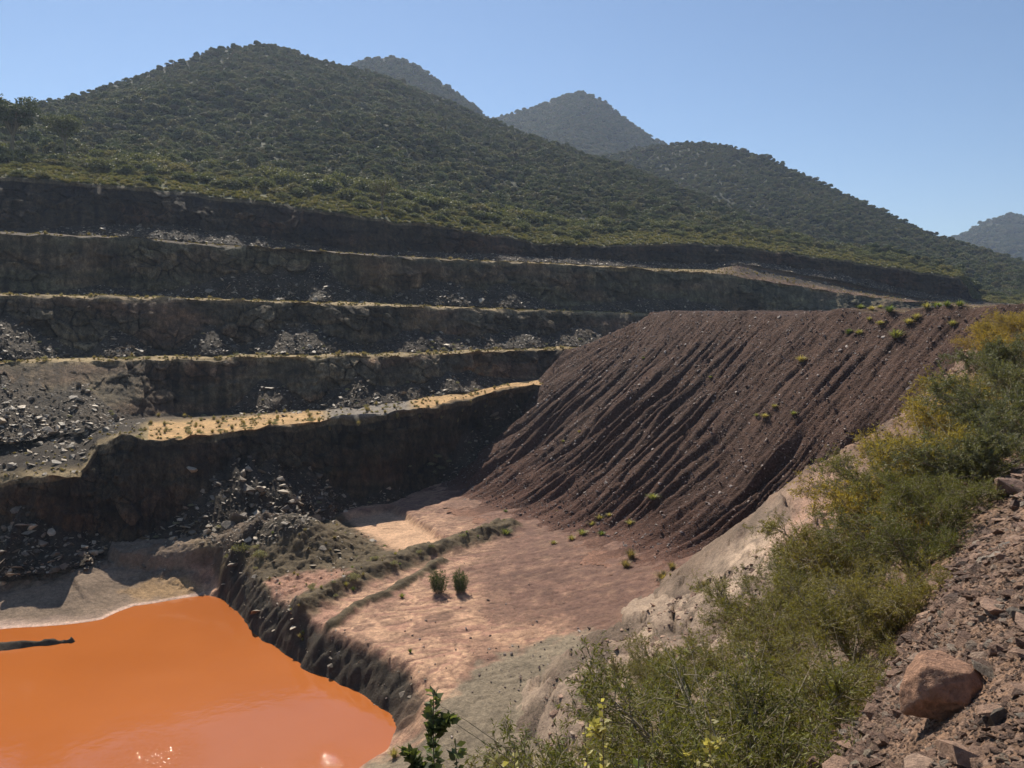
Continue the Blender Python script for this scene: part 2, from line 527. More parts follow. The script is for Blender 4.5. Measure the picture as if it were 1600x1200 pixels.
cb = mixc(cb, C['talus'] * .8, ((rk == 1) * sstep(232, 205, PXg) * (1 - .8 * sstep(.25, .05, rt)) + (rk == 1) * sstep(.62, .9, rt) * sstep(720, 650, PXg) * .8 + (rk == 7) * .15 + (rk == 5) * sstep(.5, .9, rt) * .7  # talus colour, deepened to paint in the slope shade of the left scree
                                       + (rk == 3) * sstep(.5, .9, rt) * .6).clip(0, 1))
cb = mixc(cb, C['talus'] * 1.4, (rk == 7) * sstep(700, 620, PXg + 40 * n2) * .9)
cb = mixc(cb, C['maroon'] * .9, (rk == 7) * sstep(1080, 1160, PXg) * (.75 + .3 * n2).clip(0, 1))
cb = mixc(cb, C['talus'], (rk == 7) * sstep(1120, 1180, PXg) * sstep(.24, .30, rt + .04 * n2) * sstep(.80, .72, rt + .04 * n2) * .9)
colw = np.where(isw[..., None], colw, cb)
colw = np.where((isw & (rt > .93) & ~((rk == 6) & (PXg < 640 + 40 * n2)))[..., None], mixc(colw, C['bench'], .35 + .3 * n2.clip(-1, 1)), colw).clip(.01, .9)

M_wall = ground_mat('quarry_rock', scales=((.25, .4), (1.3, .55), (5, .5)), bump=((1.0, .16), (5.0, .06)), stretch=(1, 1, .55), rough=.85)
M_bench = ground_mat('bench_earth', scales=((.3, .3), (2, .35), (12, .3)), bump=((3.0, .06), (14.0, .02)))
st = 0
NAMES = {0: 'quarry_wall', 1: 'quarry_bench_ground'}
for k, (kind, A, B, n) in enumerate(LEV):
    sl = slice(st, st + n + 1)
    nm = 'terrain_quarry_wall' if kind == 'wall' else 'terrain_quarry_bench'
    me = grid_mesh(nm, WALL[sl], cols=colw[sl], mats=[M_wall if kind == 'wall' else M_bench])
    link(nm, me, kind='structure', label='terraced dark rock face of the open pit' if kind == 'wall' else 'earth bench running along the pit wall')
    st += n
WROW = np.concatenate([[0], np.cumsum([l[3] for l in LEV])])

# ------------------------------------------------------------------ pit floor with the pond basin
pond_px = [(-420, 1010), (-200, 998), (0, 983), (100, 976), (160, 968), (210, 947), (270, 937), (322, 930), (347, 933), (372, 957), (397, 987), (432, 1012), (480, 1046), (522, 1064), (565, 1084),
           (608, 1112), (622, 1138), (603, 1172), (565, 1200), (500, 1265), (300, 1350), (-420, 1400)]
POND = [tuple(atz(a, b, ZW)[:2]) for a, b in pond_px]
pond_w = [11, 11, 11, 11, 10, 9, 8, 5, 2.6, 2.3, 2.2, 2.2, 2.3, 2.4, 2.4, 2.6, 3.0, 5, 8, 10, 12, 12]
fl_ctrl = [atz(a, b, c) for a, b, c in
           [(300, 850, -29.2), (0, 890, -29.3), (-400, 890, -29.3), (450, 900, -28.8), (600, 900, -28.6), (520, 1000, -29.3), (620, 1050, -29.4), (690, 1092, -29.5), (600, 820, -28.7), (700, 790, -28.2),
            (800, 1000, -28.6), (800, 860, -27.8), (900, 950, -28.0), (1000, 900, -26.5), (850, 1100, -29.0), (800, 1200, -30.0), (640, 1190, -31.0), (600, 1230, -31.5), (700, 1260, -30.6),
            (350, 880, -28.8), (250, 895, -29.6), (950, 1040, -27.6), (1000, 1100, -26.5)]]
floor_base = tps(fl_ctrl)
P2 = lambda pts, z=-28.8: [tuple(atz(a, b, z)[:2]) for a, b in pts]
BERM = [(P2([(425, 968), (470, 950), (520, 925), (570, 905), (640, 880), (725, 860), (790, 838)]), 1.5, 1.35, .35),
        (P2([(520, 972), (555, 950), (610, 928), (690, 884)]), .55, .55, .1),
        (P2([(345, 880), (365, 915), (400, 960), (430, 985)], -28.8), 1.3, .8, .6)]
SHELF = P2([(165, 858), (185, 866), (250, 864), (335, 862), (352, 884), (420, 850), (480, 800), (300, 830), (165, 840)], -28.4)
LOWPATCH = P2([(527, 808), (548, 800), (585, 796), (610, 792), (636, 806), (702, 852), (642, 868), (605, 856), (560, 832)], -28.8)
MOUND = P2([(462, 862)], -28.8)[0]
SPIT = P2([(-60, 1016), (30, 1010), (112, 1003)], ZW)


DEBRIS = P2([(-600, 700), (500, 700), (500, 800), (600, 850), (560, 885), (420, 930), (352, 905), (345, 880), (200, 866), (120, 880), (40, 892), (-600, 915)], -28.8)


def floor_z(x, y):
    b = floor_base(x, y)
    b = b - .10 * np.clip(1 - np.abs(noise3(x / 4.5 + 1.1 * fbm(x / 5, y / 5, 0, 4), y / 2.6 + .8 * fbm(x / 5, y / 5, 0, 4), 12.0)) * 9, 0, 1)
    b = b + .16 * fbm(x / 7, y / 7, 1, 4) + .05 * noise3(x / .9, y / .9, 2)
    wob = .5 * fbm(x / 2.2, y / 2.2, 8, 3)
    for pts, bw, h, fl in BERM:
        d, f = line_d(x, y, pts)
        e = sstep(0, .08, f) * 0 + 1
        b = b + h * (1 + .35 * noise3(x / 2.1, y / 2.1, 4)) * np.exp(-((np.maximum(d + wob * .7 - fl, 0)) / bw) ** 2)
    sdl = poly_sd(x, y, SHELF)
    b = b + 1.45 * sstep(.5, -.5, sdl + wob * .8)
    dx, dy = (x - MOUND[0]), (y - MOUND[1])
    rr = np.hypot(dx * .95 + dy * .25, (dy - dx * .15) * 1.15)
    b = b + 3.9 * np.exp(-(rr / 5.6) ** 2.4) * (1 + .12 * wob) + 1.3 * np.exp(-(np.hypot(dx + 5, dy - 5) / 5.5) ** 2)
    sdp = poly_sd(x, y, LOWPATCH)
    b = b - .9 * sstep(.7, -.4, sdp + wob * .3)
    sd_, w = poly_sd(x, y, POND, pond_w)
    steep = sstep(4.5, 2.2, w)
    sd2 = sd_ + wob * .55 * steep + .35 * noise3(x / 3.2, y / 3.2, 2) * (1 - steep * .4)
    g = np.clip(sd2 / w, 0, 1)
    g = np.where(steep > .5, g ** .8, sstep(0, 1, g) * .5 + g * .5)
    out = ZW + .02 + (b - ZW) * g + steep * np.sin(g * pi) * .5 * noise3(x / .9, y / .9, 7)
    rocky = np.maximum.reduce([.5 * steep * sstep(3.2, 1.5, sd_) * sstep(-.2, .4, sd2), .8 * sstep(2.0, .5, poly_sd(x, y, DEBRIS)), .55 * sstep(7.5, 5, rr)])
    for pts, bw, h, fl in BERM[:1]:
        rocky = np.maximum(rocky, .5 * sstep(bw * 1.8, bw, line_d(x, y, pts)[0]))
    v1, t1_, d1_ = worley(x / .85 + .3 * wob, y / .85, 5); v2, t2_, d2_ = worley(x / .38, y / .38, 6)
    out = out + rocky * (.42 * v1 + .5 * t1_ + .2 * v2 + .25 * t2_)
    z = np.where(sd2 > 0, out, ZW - np.clip(-sd2 * .5, 0, 3))
    d, f = line_d(x, y, SPIT)
    z = np.where(sd2 < 2, np.maximum(z, ZW + .55 - (np.maximum(d + wob * .6, 0) / (.9 * (1.25 - f))) * .6), z)
    return z, sd2, w


fx = np.concatenate([np.arange(-100, -58, .45), np.arange(-58, 30, .2), np.arange(30, 46, .5)]); fy = np.concatenate([np.arange(40, 48, .5), np.arange(48, 118, .2), np.arange(118, 168, .4)])
FX, FY = np.meshgrid(fx, fy)
FZ, fsd, fw = floor_z(FX, FY)
FP = np.stack([FX, FY, FZ], -1)
fpx, fpy = proj(FP)
nz1 = fbm(FX / 5, FY / 5, 0, 4); nz2 = fbm(FX / 1.5, FY / 1.5, 5, 3)


def zone(poly, soft=14, jit=10):
    sd_ = poly_sd(fpx, fpy, poly) + jit * nz2
    return sstep(soft, -soft, sd_)


# ---- the dump's own geometry, needed for the mud's colour too
TIP = np.array([26.0, 150.0]); DD = np.array([.4649, -.8854]); DN = np.array([-.8854, -.4649])
PLATEAU = [(26, 150), (57, 91), (76, 55), (140, 40), (150, 330), (110, 330), (48, 216), (31, 176)]


def dump_uv(x, y):
    al = (x - TIP[0]) * DD[0] + (y - TIP[1]) * DD[1]
    nn = (x - TIP[0]) * DN[0] + (y - TIP[1]) * DN[1]
    uu = np.where(al >= 0, al, -np.arctan2(-al, np.maximum(nn, -1e3)) * 16)
    v = poly_sd(x, y, PLATEAU)
    return uu, v


fu, fv = dump_uv(FX, FY)
col = np.broadcast_to(C['mud_pink'], FP.shape)
rill = 1 - np.abs(noise3(FX / 4.5 + 1.1 * nz1, FY / 2.6 + .8 * nz1, 12.0)) * 9
rill2 = 1 - np.abs(noise3(FX / 1.9 + .7 * nz1, FY / 1.3 - .7 * nz1, 17.0)) * 6
streak = ridged(FX / 3.2 + 1.2 * nz1, FY / 1.6 + .8 * nz1, 3, 3)
col = mixc(col, C['mud_tan'] * 1.08, sstep(.45, 1.2, streak) * .75)
col = mixc(col, C['mud_pink'] * .6, sstep(.05, .6, nz1) * .7)
col = mixc(col, C['maroon'], sstep(.95, 1.5, ridged(FX / 1.5 + 1.5 * nz1, FY / 1.1 - nz1, 9, 2)) * .45)
col = mixc(col, C['maroon'] * .8, np.clip(np.maximum(rill, 0) * .6 + np.maximum(rill2, 0) * .35 * (nz1 > -.2), 0, .75))
toe = zone([(690, 770), (770, 700), (1100, 700), (1120, 900), (960, 1000), (880, 985), (790, 975), (745, 930), (720, 890), (760, 850), (720, 820), (640, 800), (600, 790)], 40, 26)
col = mixc(col, C['maroon'], toe * (.9 + .35 * nz2).clip(0, 1))
silt = zone([(690, 1098), (740, 1045), (800, 1015), (890, 988), (960, 985), (1010, 1005), (1020, 1100), (930, 1200), (800, 1300), (520, 1300), (560, 1205), (640, 1160)], 10, 16)
col = mixc(col, C['silt'], silt)
col = mixc(col, C['mud_tan'], zone([(527, 808), (548, 800), (590, 797), (640, 808), (702, 852), (642, 868), (600, 856), (560, 832)], 4, 5) * .95)
col = mixc(col, C['berm'], zone([(330, 860), (470, 790), (530, 800), (570, 835), (612, 858), (660, 872), (690, 880), (560, 900), (420, 940), (380, 960), (335, 900)], 8, 7))
col = mixc(col, C['dark'], zone([(-600, 700), (500, 700), (490, 820), (420, 850), (352, 872), (345, 886), (200, 876), (120, 886), (40, 905), (-600, 930)], 10, 10) * .9)
col = mixc(col, C['bench'] * .62, zone([(200, 850), (300, 840), (340, 846), (336, 860), (250, 862), (190, 864)], 5, 5) * .8)
for pts, w, h, fl in BERM[:2]:
    d, f = line_d(FX, FY, pts)
    col = mixc(col, C['berm'] * (1 + .5 * nz2[..., None]), sstep(w * 1.9, w * .9, d + .5 * nz2))
col = mixc(col, C['mud_pink'] * .85, zone([(415, 908), (450, 897), (520, 890), (550, 893), (505, 914), (430, 938)], 5, 6))
bea = sstep(4, 7, fw) * sstep(34, 27, fsd) * (FX < -18)
col = mixc(col, C['beach'] * (1 + .25 * nz1[..., None]), bea)
col = mixc(col, C['sand'] * .8, bea * zone([(190, 925), (240, 905), (320, 905), (325, 930), (220, 940)], 8, 8) * .7)
col = mixc(col, C['crust'], bea * sstep(2.4, .4, fsd + .9 * nz1) * sstep(-38, -56, FX) * .75)
col = mixc(col, C['crust'] * 1.15, bea * sstep(.5, .1, np.abs(fsd - .25)) * .9)
bank = sstep(4.5, 2.5, fw) * sstep(2.4, 1.6, fsd)
col = mixc(col, C['dark'] * (.85 + .45 * nz2[..., None]), bank)
dsp, _ = line_d(FX, FY, SPIT); col = mixc(col, C['dark'], sstep(1.6, 1.0, dsp))
colf = col.clip(.01, .9)
M_floor = ground_mat('pit_mud', scales=((.35, .25), (2.5, .32), (11, .32)), bump=((1.2, .045), (7.0, .02)), rough=.85)
link('pit_floor', grid_mesh('pit_floor', FP, cols=colf, mats=[M_floor]), kind='structure', label='pink and grey mud floor of the pit around the pond')

# ---- pond
m, nt, p, out = nodes('pond_water')
p.inputs['Base Color'].default_value = (.50, .128, .020, 1)
p.inputs['Roughness'].default_value = .20
p.inputs['IOR'].default_value = 1.33
p.inputs['Specular IOR Level'].default_value = .15
p.inputs['Coat Weight'].default_value = 1.0
p.inputs['Coat Roughness'].default_value = .05
p.inputs['Coat IOR'].default_value = 1.33
geo = N(nt, 'ShaderNodeNewGeometry')
pm = None                                   # two patches of wind ripple near the viewer's shore
for (qx, qy), rad in (((510, 1194), 4.2), ((245, 1186), 4.6), ((390, 1225), 4.0)):
    q = atz(qx, qy, ZW)
    vd = N(nt, 'ShaderNodeVectorMath', operation='DISTANCE'); vd.inputs[1].default_value = tuple(q)
    nt.links.new(geo.outputs['Position'], vd.inputs[0])
    mr = N(nt, 'ShaderNodeMapRange'); mr.inputs[1].default_value = rad; mr.inputs[2].default_value = .5; mr.inputs[3].default_value = .0; mr.inputs[4].default_value = 1.0
    nt.links.new(vd.outputs['Value'], mr.inputs[0])
    if pm is None:
        pm = mr
    else:
        mx = N(nt, 'ShaderNodeMath', operation='MAXIMUM'); nt.links.new(pm.outputs[0], mx.inputs[0]); nt.links.new(mr.outputs[0], mx.inputs[1]); pm = mx
cl = N(nt, 'ShaderNodeTexNoise', i_Scale=.05, i_Detail=4.0); nt.links.new(geo.outputs['Position'], cl.inputs['Vector'])
cr = N(nt, 'ShaderNodeValToRGB'); nt.links.new(cl.outputs[0], cr.inputs[0])
cr.color_ramp.elements[0].position = .35; cr.color_ramp.elements[0].color = (.375, .102, .016, 1)
cr.color_ramp.elements[1].position = .68; cr.color_ramp.elements[1].color = (.45, .130, .025, 1)
nt.links.new(cr.outputs[0], p.inputs['Base Color'])
nrm = None
for s, d, k in ((.8, .0025, 0), (3.0, .0010, 0), (3.2, .013, 1), (9.0, .0045, 1)):
    nz = N(nt, 'ShaderNodeTexNoise', i_Scale=s, i_Detail=2.0)
    nt.links.new(geo.outputs['Position'], nz.inputs['Vector'])
    b = N(nt, 'ShaderNodeBump'); b.inputs['Distance'].default_value = d * 4
    nt.links.new(nz.outputs[0], b.inputs['Height'])
    if k:
        nt.links.new(pm.outputs[0], b.inputs['Strength'])
    if nrm is not None:
        nt.links.new(nrm, b.inputs['Normal'])
    nrm = b.outputs[0]
    if not k:
        nt.links.new(nrm, p.inputs['Normal'])
nt.links.new(nrm, p.inputs['Coat Normal'])
V = np.array([(-120, 38, ZW), (0, 38, ZW), (0, 104, ZW), (-120, 104, ZW)])
link('pond_water', mesh_arrays('pond_water', V, [[0, 1, 2, 3]], mats=[m]), kind='structure', label='opaque orange mine water filling the pit bottom')

# ------------------------------------------------------------------ the dump: a gullied slope of tipped red rock
def dump_z(x, y, detail=True):
    uu, v = dump_uv(x, y)
    ztop = .6 + .5 * sstep(20, 70, uu) + .9 * fbm(uu / 9, 3.3, 0, 3) * sstep(6, 0, v)
    vv = np.maximum(v, 0)
    z = ztop - .77 * vv + .0012 * vv * vv
    for A_, B_, za, zb in (((26, 150), (11, 166), .6, -6.0), ((11, 166), (3, 163), -6.0, -14.5)):
        d_, t_ = seg_dist(x, y, A_, B_)
        z = smax(z, za + (zb - za) * t_ - .95 * d_, 1.0)
    if detail:
        wv = uu + 1.6 * noise3(uu / 14, v / 26, 4) + .5 * noise3(uu / 4, v / 11, 6)
        amp = sstep(.3, 7, v) * (.6 + .6 * sstep(8, 26, v))
        big = 1 - np.abs(noise3(wv / 5.6, v / 60, 1)) * 3.0
        med = 1 - np.abs(noise3(wv / 1.9 + 9 + .5 * noise3(uu / 2.2, v / 7, 1), v / 26, 2)) * 2.7
        sml = 1 - np.abs(noise3(wv / 1.0 + 5, v / 14, 3)) * 2.4
        mod = .55 + .95 * sstep(-.3, .45, noise3(uu / 17, v / 40, 8))
        z = z - amp * mod * (1.15 * sstep(3, 24, v) * np.clip(big, -.3, 1) ** 2 * np.sign(np.clip(big, 0, 1) + 1e-9) + .85 * np.clip(med, 0, 1) ** 1.8) - sstep(0, 3, v) * .30 * np.clip(sml, 0, 1)
        z = z + .17 * fbm(x / 1.1, y / 1.1, 3, 3) + .5 * fbm(x / 12, y / 12, 2, 2) * sstep(2, 12, v)
    return z, uu, v


dxs = np.arange(-30, 80, .25); dys = np.arange(48, 215, .25)
DX, DY = np.meshgrid(dxs, dys)
DZ, du, dv = dump_z(DX, DY)
fz_d = floor_base(DX, DY) + .1 * fbm(DX / 4, DY / 4, 2, 2)
DZ2 = smax(DZ, fz_d, 2.2) - sstep(6, 20, fz_d - DZ + 3) * .5 - .03
fan = ridged(du / 2.2 + noise3(DX / 6, DY / 6, 0), dv / 30, 5, 2)
DZ2 = DZ2 + .12 * (fan - .8) * sstep(0, 3, fz_d - DZ + 2) * sstep(9, 4, fz_d - DZ)
keep = (DZ > fz_d - 4.5) & (DX < 78)
dn1 = fbm(du / 4, dv / 22, 2, 3); dn2 = fbm(DX / 1.2, DY / 1.2, 2, 3)
cold = np.broadcast_to(C['dump'], DX.shape + (3,)) * (1 + .35 * dn1 + .2 * dn2)[..., None]
cold = mixc(cold, C['dump'] * np.array([1.3, .85, .75]), sstep(24, 40, dv) * .5)
cold = mixc(cold, C['maroon'] * 1.1, sstep(-1.0, 2.4, fz_d - DZ) * .9)
cold = mixc(cold, C['mud_pink'] * .8, sstep(2.0, 4.2, fz_d - DZ + 1.2 * dn2) * .85)
cold = mixc(cold, C['bench'] * .8, sstep(.4, -1.5, dv) * sstep(38, 52, du) * .8)
M_dump = ground_mat('dump_rock', scales=((.4, .25), (3, .35), (16, .4)), bump=((2.5, .06), (12.0, .03)), pebble=(5.0, .4, (.20, .125, .10)), rough=.9, spec=.15)
link('terrain_spoil_dump', grid_mesh('terrain_spoil_dump', np.stack([DX, DY, DZ2], -1), keep=keep, cols=cold.clip(.01, .9), mats=[M_dump]), kind='structure',
     label='steep gullied slope of dark red tipped rock')


def ray_dump(px, py):
    a, b = ray(px, py)
    Y = np.linspace(30, 170, 2801)
    h = dump_z(a * Y, Y, False)[0] - b * Y
    i = np.argmax(h > 0) if (h > 0).any() else -1
    return np.array([a * Y[i], Y[i], b * Y[i]])


# ------------------------------------------------------------------ the near slope below the viewer
VPX = [(985, 935), (1040, 903), (1095, 872), (1165, 825), (1240, 765), (1335, 715), (1412, 655), (1458, 600), (1503, 535), (1538, 500), (1580, 481)]
valley = [ray_dump(a, b) for a, b in VPX]
fgc = []
for (a, b), q in zip(VPX, valley):
    fgc.append(at(a + 6, b + 24, q[1] * .86)); fgc.append(at(a + 20, b + 62, q[1] * .72))
for q in valley:
    fgc.append(q); fgc.append(q + np.array([.885 * 7, .465 * 7, -2.0])); q[2] -= .5
for a, b, Yq in [(1600, 1200, 5.2), (1480, 1140, 7.0), (1420, 1200, 6.4), (1500, 930, 12), (1500, 800, 20), (1500, 690, 34), (1520, 600, 52), (1600, 820, 12), (1600, 700, 24), (1600, 600, 42), (1600, 520, 62),
                 (1320, 850, 46), (1300, 1000, 21), (1300, 1200, 8.6), (1130, 975, 55), (1050, 1010, 52), (1000, 1100, 42), (1000, 1200, 29), (1150, 1100, 25), (1150, 1210, 15), (1420, 760, 42), (1400, 900, 20), (1400, 1050, 11),
                 (940, 1010, 62), (900, 1080, 56), (870, 1200, 45), (1700, 1000, 6.5), (1750, 800, 12), (1750, 620, 32), (1600, 489, 80), (1560, 500, 76), (1720, 500, 70), (1640, 486, 95), (1800, 560, 50), (1900, 500, 80)]:
    fgc.append(at(a, b, Yq))
fgc += [np.array(q, float) for q in [(0, -8, -1.7), (6, -8, -1.2), (-5, -8, -4.2), (0, 0, -1.72), (3, 0, -1.6), (7, 0, -1.0), (-4, 0, -3.8), (-2, 3, -4.6), (1, 3, -3.1), (4, 4, -2.5), (0, 6, -6.3), (-3, 8, -9.5), (2, 8, -6.6),
                                     (0, 14, -12), (4, 14, -10.2), (-6, 14, -14), (0, 22, -17.5), (-8, 22, -20), (0, 32, -25), (-8, 34, -28), (-10, 48, -34), (2, 46, -31), (10, 8, -2.2), (14, 0, -.5), (14, 14, -3), (40, 40, -1)]]
fg_base = tps(fgc)


def fg_z(x, y, detail=True):
    z = fg_base(x, y)
    if detail:
        d = np.hypot(x, y)
        z = z + sstep(14, 45, d) * .45 * fbm(x / 6, y / 6, 3, 4) + .10 * fbm(x / 1.6, y / 1.6, 4, 3) + .045 * fbm(x / .35, y / .35, 4, 3) * sstep(40, 15, d)
        px_, py_ = proj(np.stack([x, y, z], -1))
        rw = sstep(1150, 950, px_) * sstep(900, 980, py_)
        v1, t1_, d1_ = worley(x / 2.6 + .4 * noise3(x / 3, y / 3, 1), y / 4.2, 3); v2, t2_, d2_ = worley(x / .9, y / 1.3, 4)
        z = z + sstep(16, 34, y) * (.9 * v1 + 1.0 * t1_ + .28 * v2 + .35 * t2_ - .4 * sstep(.1, 0, d1_)) * (.45 + .55 * sstep(-.1, .3, noise3(x / 9, y / 12, 7)))
        z = z + rw * sstep(20, 34, y) * (.9 * (ridged(x / 5 + y / 30, y / 9 - x / 18, 3, 3) - .7)).clip(-1.5, 1.2)
    return z


ty_ = np.concatenate([np.arange(-8, 2, .4), 2 * np.exp(np.linspace(0, math.log(112 / 2), 430))])
sx = np.linspace(0, 1, 430)
GY = np.repeat(ty_[:, None], 430, 1)
yp = np.maximum(GY, 0)
GX = -(6 + .17 * yp) + sx[None] * (15 + .97 * yp)
GZ = fg_z(GX, GY)
GP = np.stack([GX, GY, GZ], -1)
fpx, fpy = proj(GP); nz1 = fbm(GX / 5, GY / 5, 0, 4); nz2 = fbm(GX / 1.3, GY / 1.3, 5, 3)
gu, gv = dump_uv(GX, GY)
keepg = ((GZ > dump_z(GX, GY, False)[0] - 2.0) | (GY < 55)) & (GZ > -33.5)
col = np.broadcast_to(C['soil'], GP.shape) * (1 + .25 * nz1[..., None])
front = GY > 3
col = mixc(col, C['rubble'] * (1 + .2 * nz2[..., None]), np.maximum(sstep(1330, 1420, fpx + 30 * nz2), sstep(800, 740, fpy + 20 * nz1)) * front)
LEDGE = [(985, 960), (1010, 925), (1080, 905), (1100, 880), (1150, 845), (1200, 800), (1235, 765), (1285, 742), (1335, 745), (1325, 800), (1265, 850), (1200, 900), (1130, 950), (1060, 1020), (985, 1000)]
led = zone(LEDGE, 14, 14) * (GY > 30)
col = mixc(col, C['ledge'] * (1 + .15 * nz1[..., None]), led)
col = mixc(col, C['mud_pink'] * 1.0, led * sstep(1180, 1270, fpx + 30 * nz2) * .75)
col = mixc(col, C['dark'] * 1.3, led * sstep(1.15, 1.6, ridged(GX / 2.2 + .5 * nz1, GY / 5.0, 4, 3)) * .8)
col = mixc(col, C['silt'] * .9, sstep(1000, 880, fpx + 60 * nz1) * (GY > 25) * .7)
col = mixc(col, C['maroon'] * .8, sstep(.1, .5, nz1) * (GY > 20) * (1 - led) * .6)
col = mixc(col, C['dark'] * 1.2, sstep(1.0, 1.6, ridged(GX / 6, GY / 9, 2, 3)) * (GY > 16) * .6)
topz = sstep(600, 520, fpy + 18 * nz2) * (GY > 30)
col = mixc(col, C['dump'] * 1.35, topz * .9)
cv_, ct_, cd_ = worley(GX / 2.6 + .4 * noise3(GX / 3, GY / 3, 1), GY / 4.2, 3)
lowz = sstep(860, 930, fpy) * (GY > 14) * sstep(1250, 1150, fpx)
col = mixc(col, C['ledge'] * .85, lowz * sstep(.0, .25, cv_) * .8)
col = mixc(col, C['soil'] * .55, lowz * sstep(-.05, -.3, cv_) * .8)
col = mixc(col, C['dark'], lowz * sstep(.07, .0, cd_) * .8)
col = col * (1 + .35 * nz2)[..., None]
colg = col.clip(.01, .9)
M_fg = ground_mat('slope_earth', scales=((.5, .2), (4, .3), (24, .35)), bump=((3.0, .03), (18.0, .012)), pebble=(11.0, .5, (.32, .22, .17)), rough=.85)
link('terrain_near_slope', grid_mesh('terrain_near_slope', GP, keep=keepg, cols=colg, mats=[M_fg]), kind='structure', label='stony earth slope falling from the viewer to the pit')

# ------------------------------------------------------------------ hills
M_hill = ground_mat('hill_earth', scales=((.02, .3), (.2, .35), (1.5, .3)), bump=((.6, .15),))
HILLS = {}


def hill(name, label, hp, ridge, Yr, base, Yb, zb=None, nc=260, nr=70, amp=6, prof=1.15, back=1.6, grass=None):
    px = np.linspace(hp[0], hp[1], nc)
    a, _ = ray(px, 600)
    rp = at(px, lut(ridge, px), lut(Yr, px))
    bp = at(px, lut(base, px), lut(Yb, px)) if zb is None else np.stack([a * lut(Yb, px), lut(Yb, px), lut(zb, px)], -1)
    ts = np.linspace(0, 1, nr)
    P = []
    for t in ts:
        q = bp + (rp - bp) * t
        q[:, 2] = bp[:, 2] + (rp[:, 2] - bp[:, 2]) * (t ** prof)
        n = fbm(q[:, 0] / 70, q[:, 1] / 110, 2, 4)
        q[:, 2] += amp * n * np.sin(pi * t ** .8) ** .8
        q[:, 2] += amp * .12 * fbm(q[:, 0] / 12, q[:, 1] / 12, 5, 2) * min(1, 4 * t)
        P.append(q)
    for t in np.linspace(0, 1, 22)[1:]:
        q = rp.copy()
        h = rp[:, 2] + 40
        q[:, 1] += t * h * back; q[:, 0] *= q[:, 1] / rp[:, 1]
        q[:, 2] = rp[:, 2] - h * (t ** 1.15)
        P.append(q)
    P = np.array(P)
    col = np.broadcast_to(C['hill'], P.shape) * (1 + .3 * fbm(P[..., 0] / 30, P[..., 1] / 30, 2, 3))[..., None]
    if grass is not None:
        col = mixc(col, C['grassy'] * (1 + .3 * fbm(P[..., 0] / 8, P[..., 1] / 8, 2, 3))[..., None], sstep(grass, grass * .4, np.arange(len(P)) / nr)[:, None] * np.ones(nc))
    link(name, grid_mesh(name, P, cols=col.clip(.01, .9), mats=[M_hill]), kind='structure', label=label)
    HILLS[label] = P[:nr]
    return P[:nr]


# rim shoulder: from the lip of the pit back to the foot of the hills
rimf = WALL[-1]
sh_py = lut([(-360, 215), (0, 243), (100, 247), (200, 254), (300, 264), (400, 272), (500, 285), (600, 302), (700, 320), (800, 340), (900, 352), (1000, 352), (1100, 352), (1150, 356), (1300, 384), (1450, 414), (1500, 424), (1515, 446), (1530, 462), (1640, 470)], PX)
sh_Y = rimf[:, 1] + lut([(-360, 50), (0, 50), (600, 45), (1000, 60), (1200, 60), (1450, 40), (1640, 40)], PX)
shb = at(PX, sh_py, sh_Y)
P = []
for t in np.linspace(0, 1, 26):
    q = rimf * (1 - t) + shb * t
    q[:, 2] += np.sin(pi * t) * .8 + .5 * fbm(q[:, 0] / 6, q[:, 1] / 6, 2, 3) * min(1, t * 6)
    P.append(q)
SHOULDER = np.array(P)
col = C['grassy'] * (1 + .35 * fbm(SHOULDER[..., 0] / 7, SHOULDER[..., 1] / 7, 2, 3))[..., None]
link('terrain_pit_rim', grid_mesh('terrain_pit_rim', SHOULDER, cols=col.clip(.01, .9), mats=[M_bench]), kind='structure', label='grassy shoulder along the top of the pit wall')

hp1 = (-560, 1640)
fY = [(-560, 214)] + [(p_, v_) for p_, v_ in zip(PX[::20], sh_Y[::20])]
fpyl = [(-560, 205)] + [(p_, v_) for p_, v_ in zip(PX[::20], sh_py[::20])]
H1 = hill('hill_wooded', 'large wooded hill rising behind the pit', hp1,
          [(-560, 225), (-200, 205), (0, 180), (60, 166), (130, 148), (230, 114), (330, 81), (400, 70), (440, 74), (500, 95), (560, 108), (640, 132), (700, 157), (760, 186), (830, 212), (900, 236), (1000, 268), (1100, 305), (1200, 348),
           (1300, 386), (1450, 418), (1500, 428), (1530, 464), (1640, 474)],
          [(-560, 340), (0, 380), (230, 440), (400, 480), (640, 500), (760, 500), (1000, 470), (1200, 420), (1300, 400), (1450, 385), (1640, 385)],
          [(p_, v_ + 1.5) for p_, v_ in fpyl], [(p_, v_ - 3) for p_, v_ in fY], nc=420, nr=90, amp=9, prof=1.12)
H4 = hill('hill_wooded', 'wooded hill sloping down behind the end of the pit', (640, 2000),
          [(640, 300), (800, 268), (900, 250), (960, 240), (1020, 228), (1080, 222), (1130, 226), (1200, 248), (1300, 294), (1380, 331), (1450, 364), (1520, 387), (1600, 412), (1750, 445), (2000, 470)],
          [(640, 800), (1080, 760), (1300, 680), (1600, 600), (2000, 560)], [(640, 420), (1640, 466), (2000, 485)], [(640, 560), (1100, 440), (1300, 400), (1640, 390), (2000, 380)], nc=300, nr=80, amp=7)
H2 = hill('hill_wooded', 'rounded wooded hilltop showing behind the large hill', (380, 1000),
          [(380, 190), (450, 150), (540, 104), (580, 93), (610, 90), (650, 102), (700, 138), (760, 182), (850, 235), (1000, 300)], [(380, 900), (1000, 900)], [(380, 250), (1000, 380)], [(380, 620), (1000, 620)], nc=140, nr=50, amp=6)
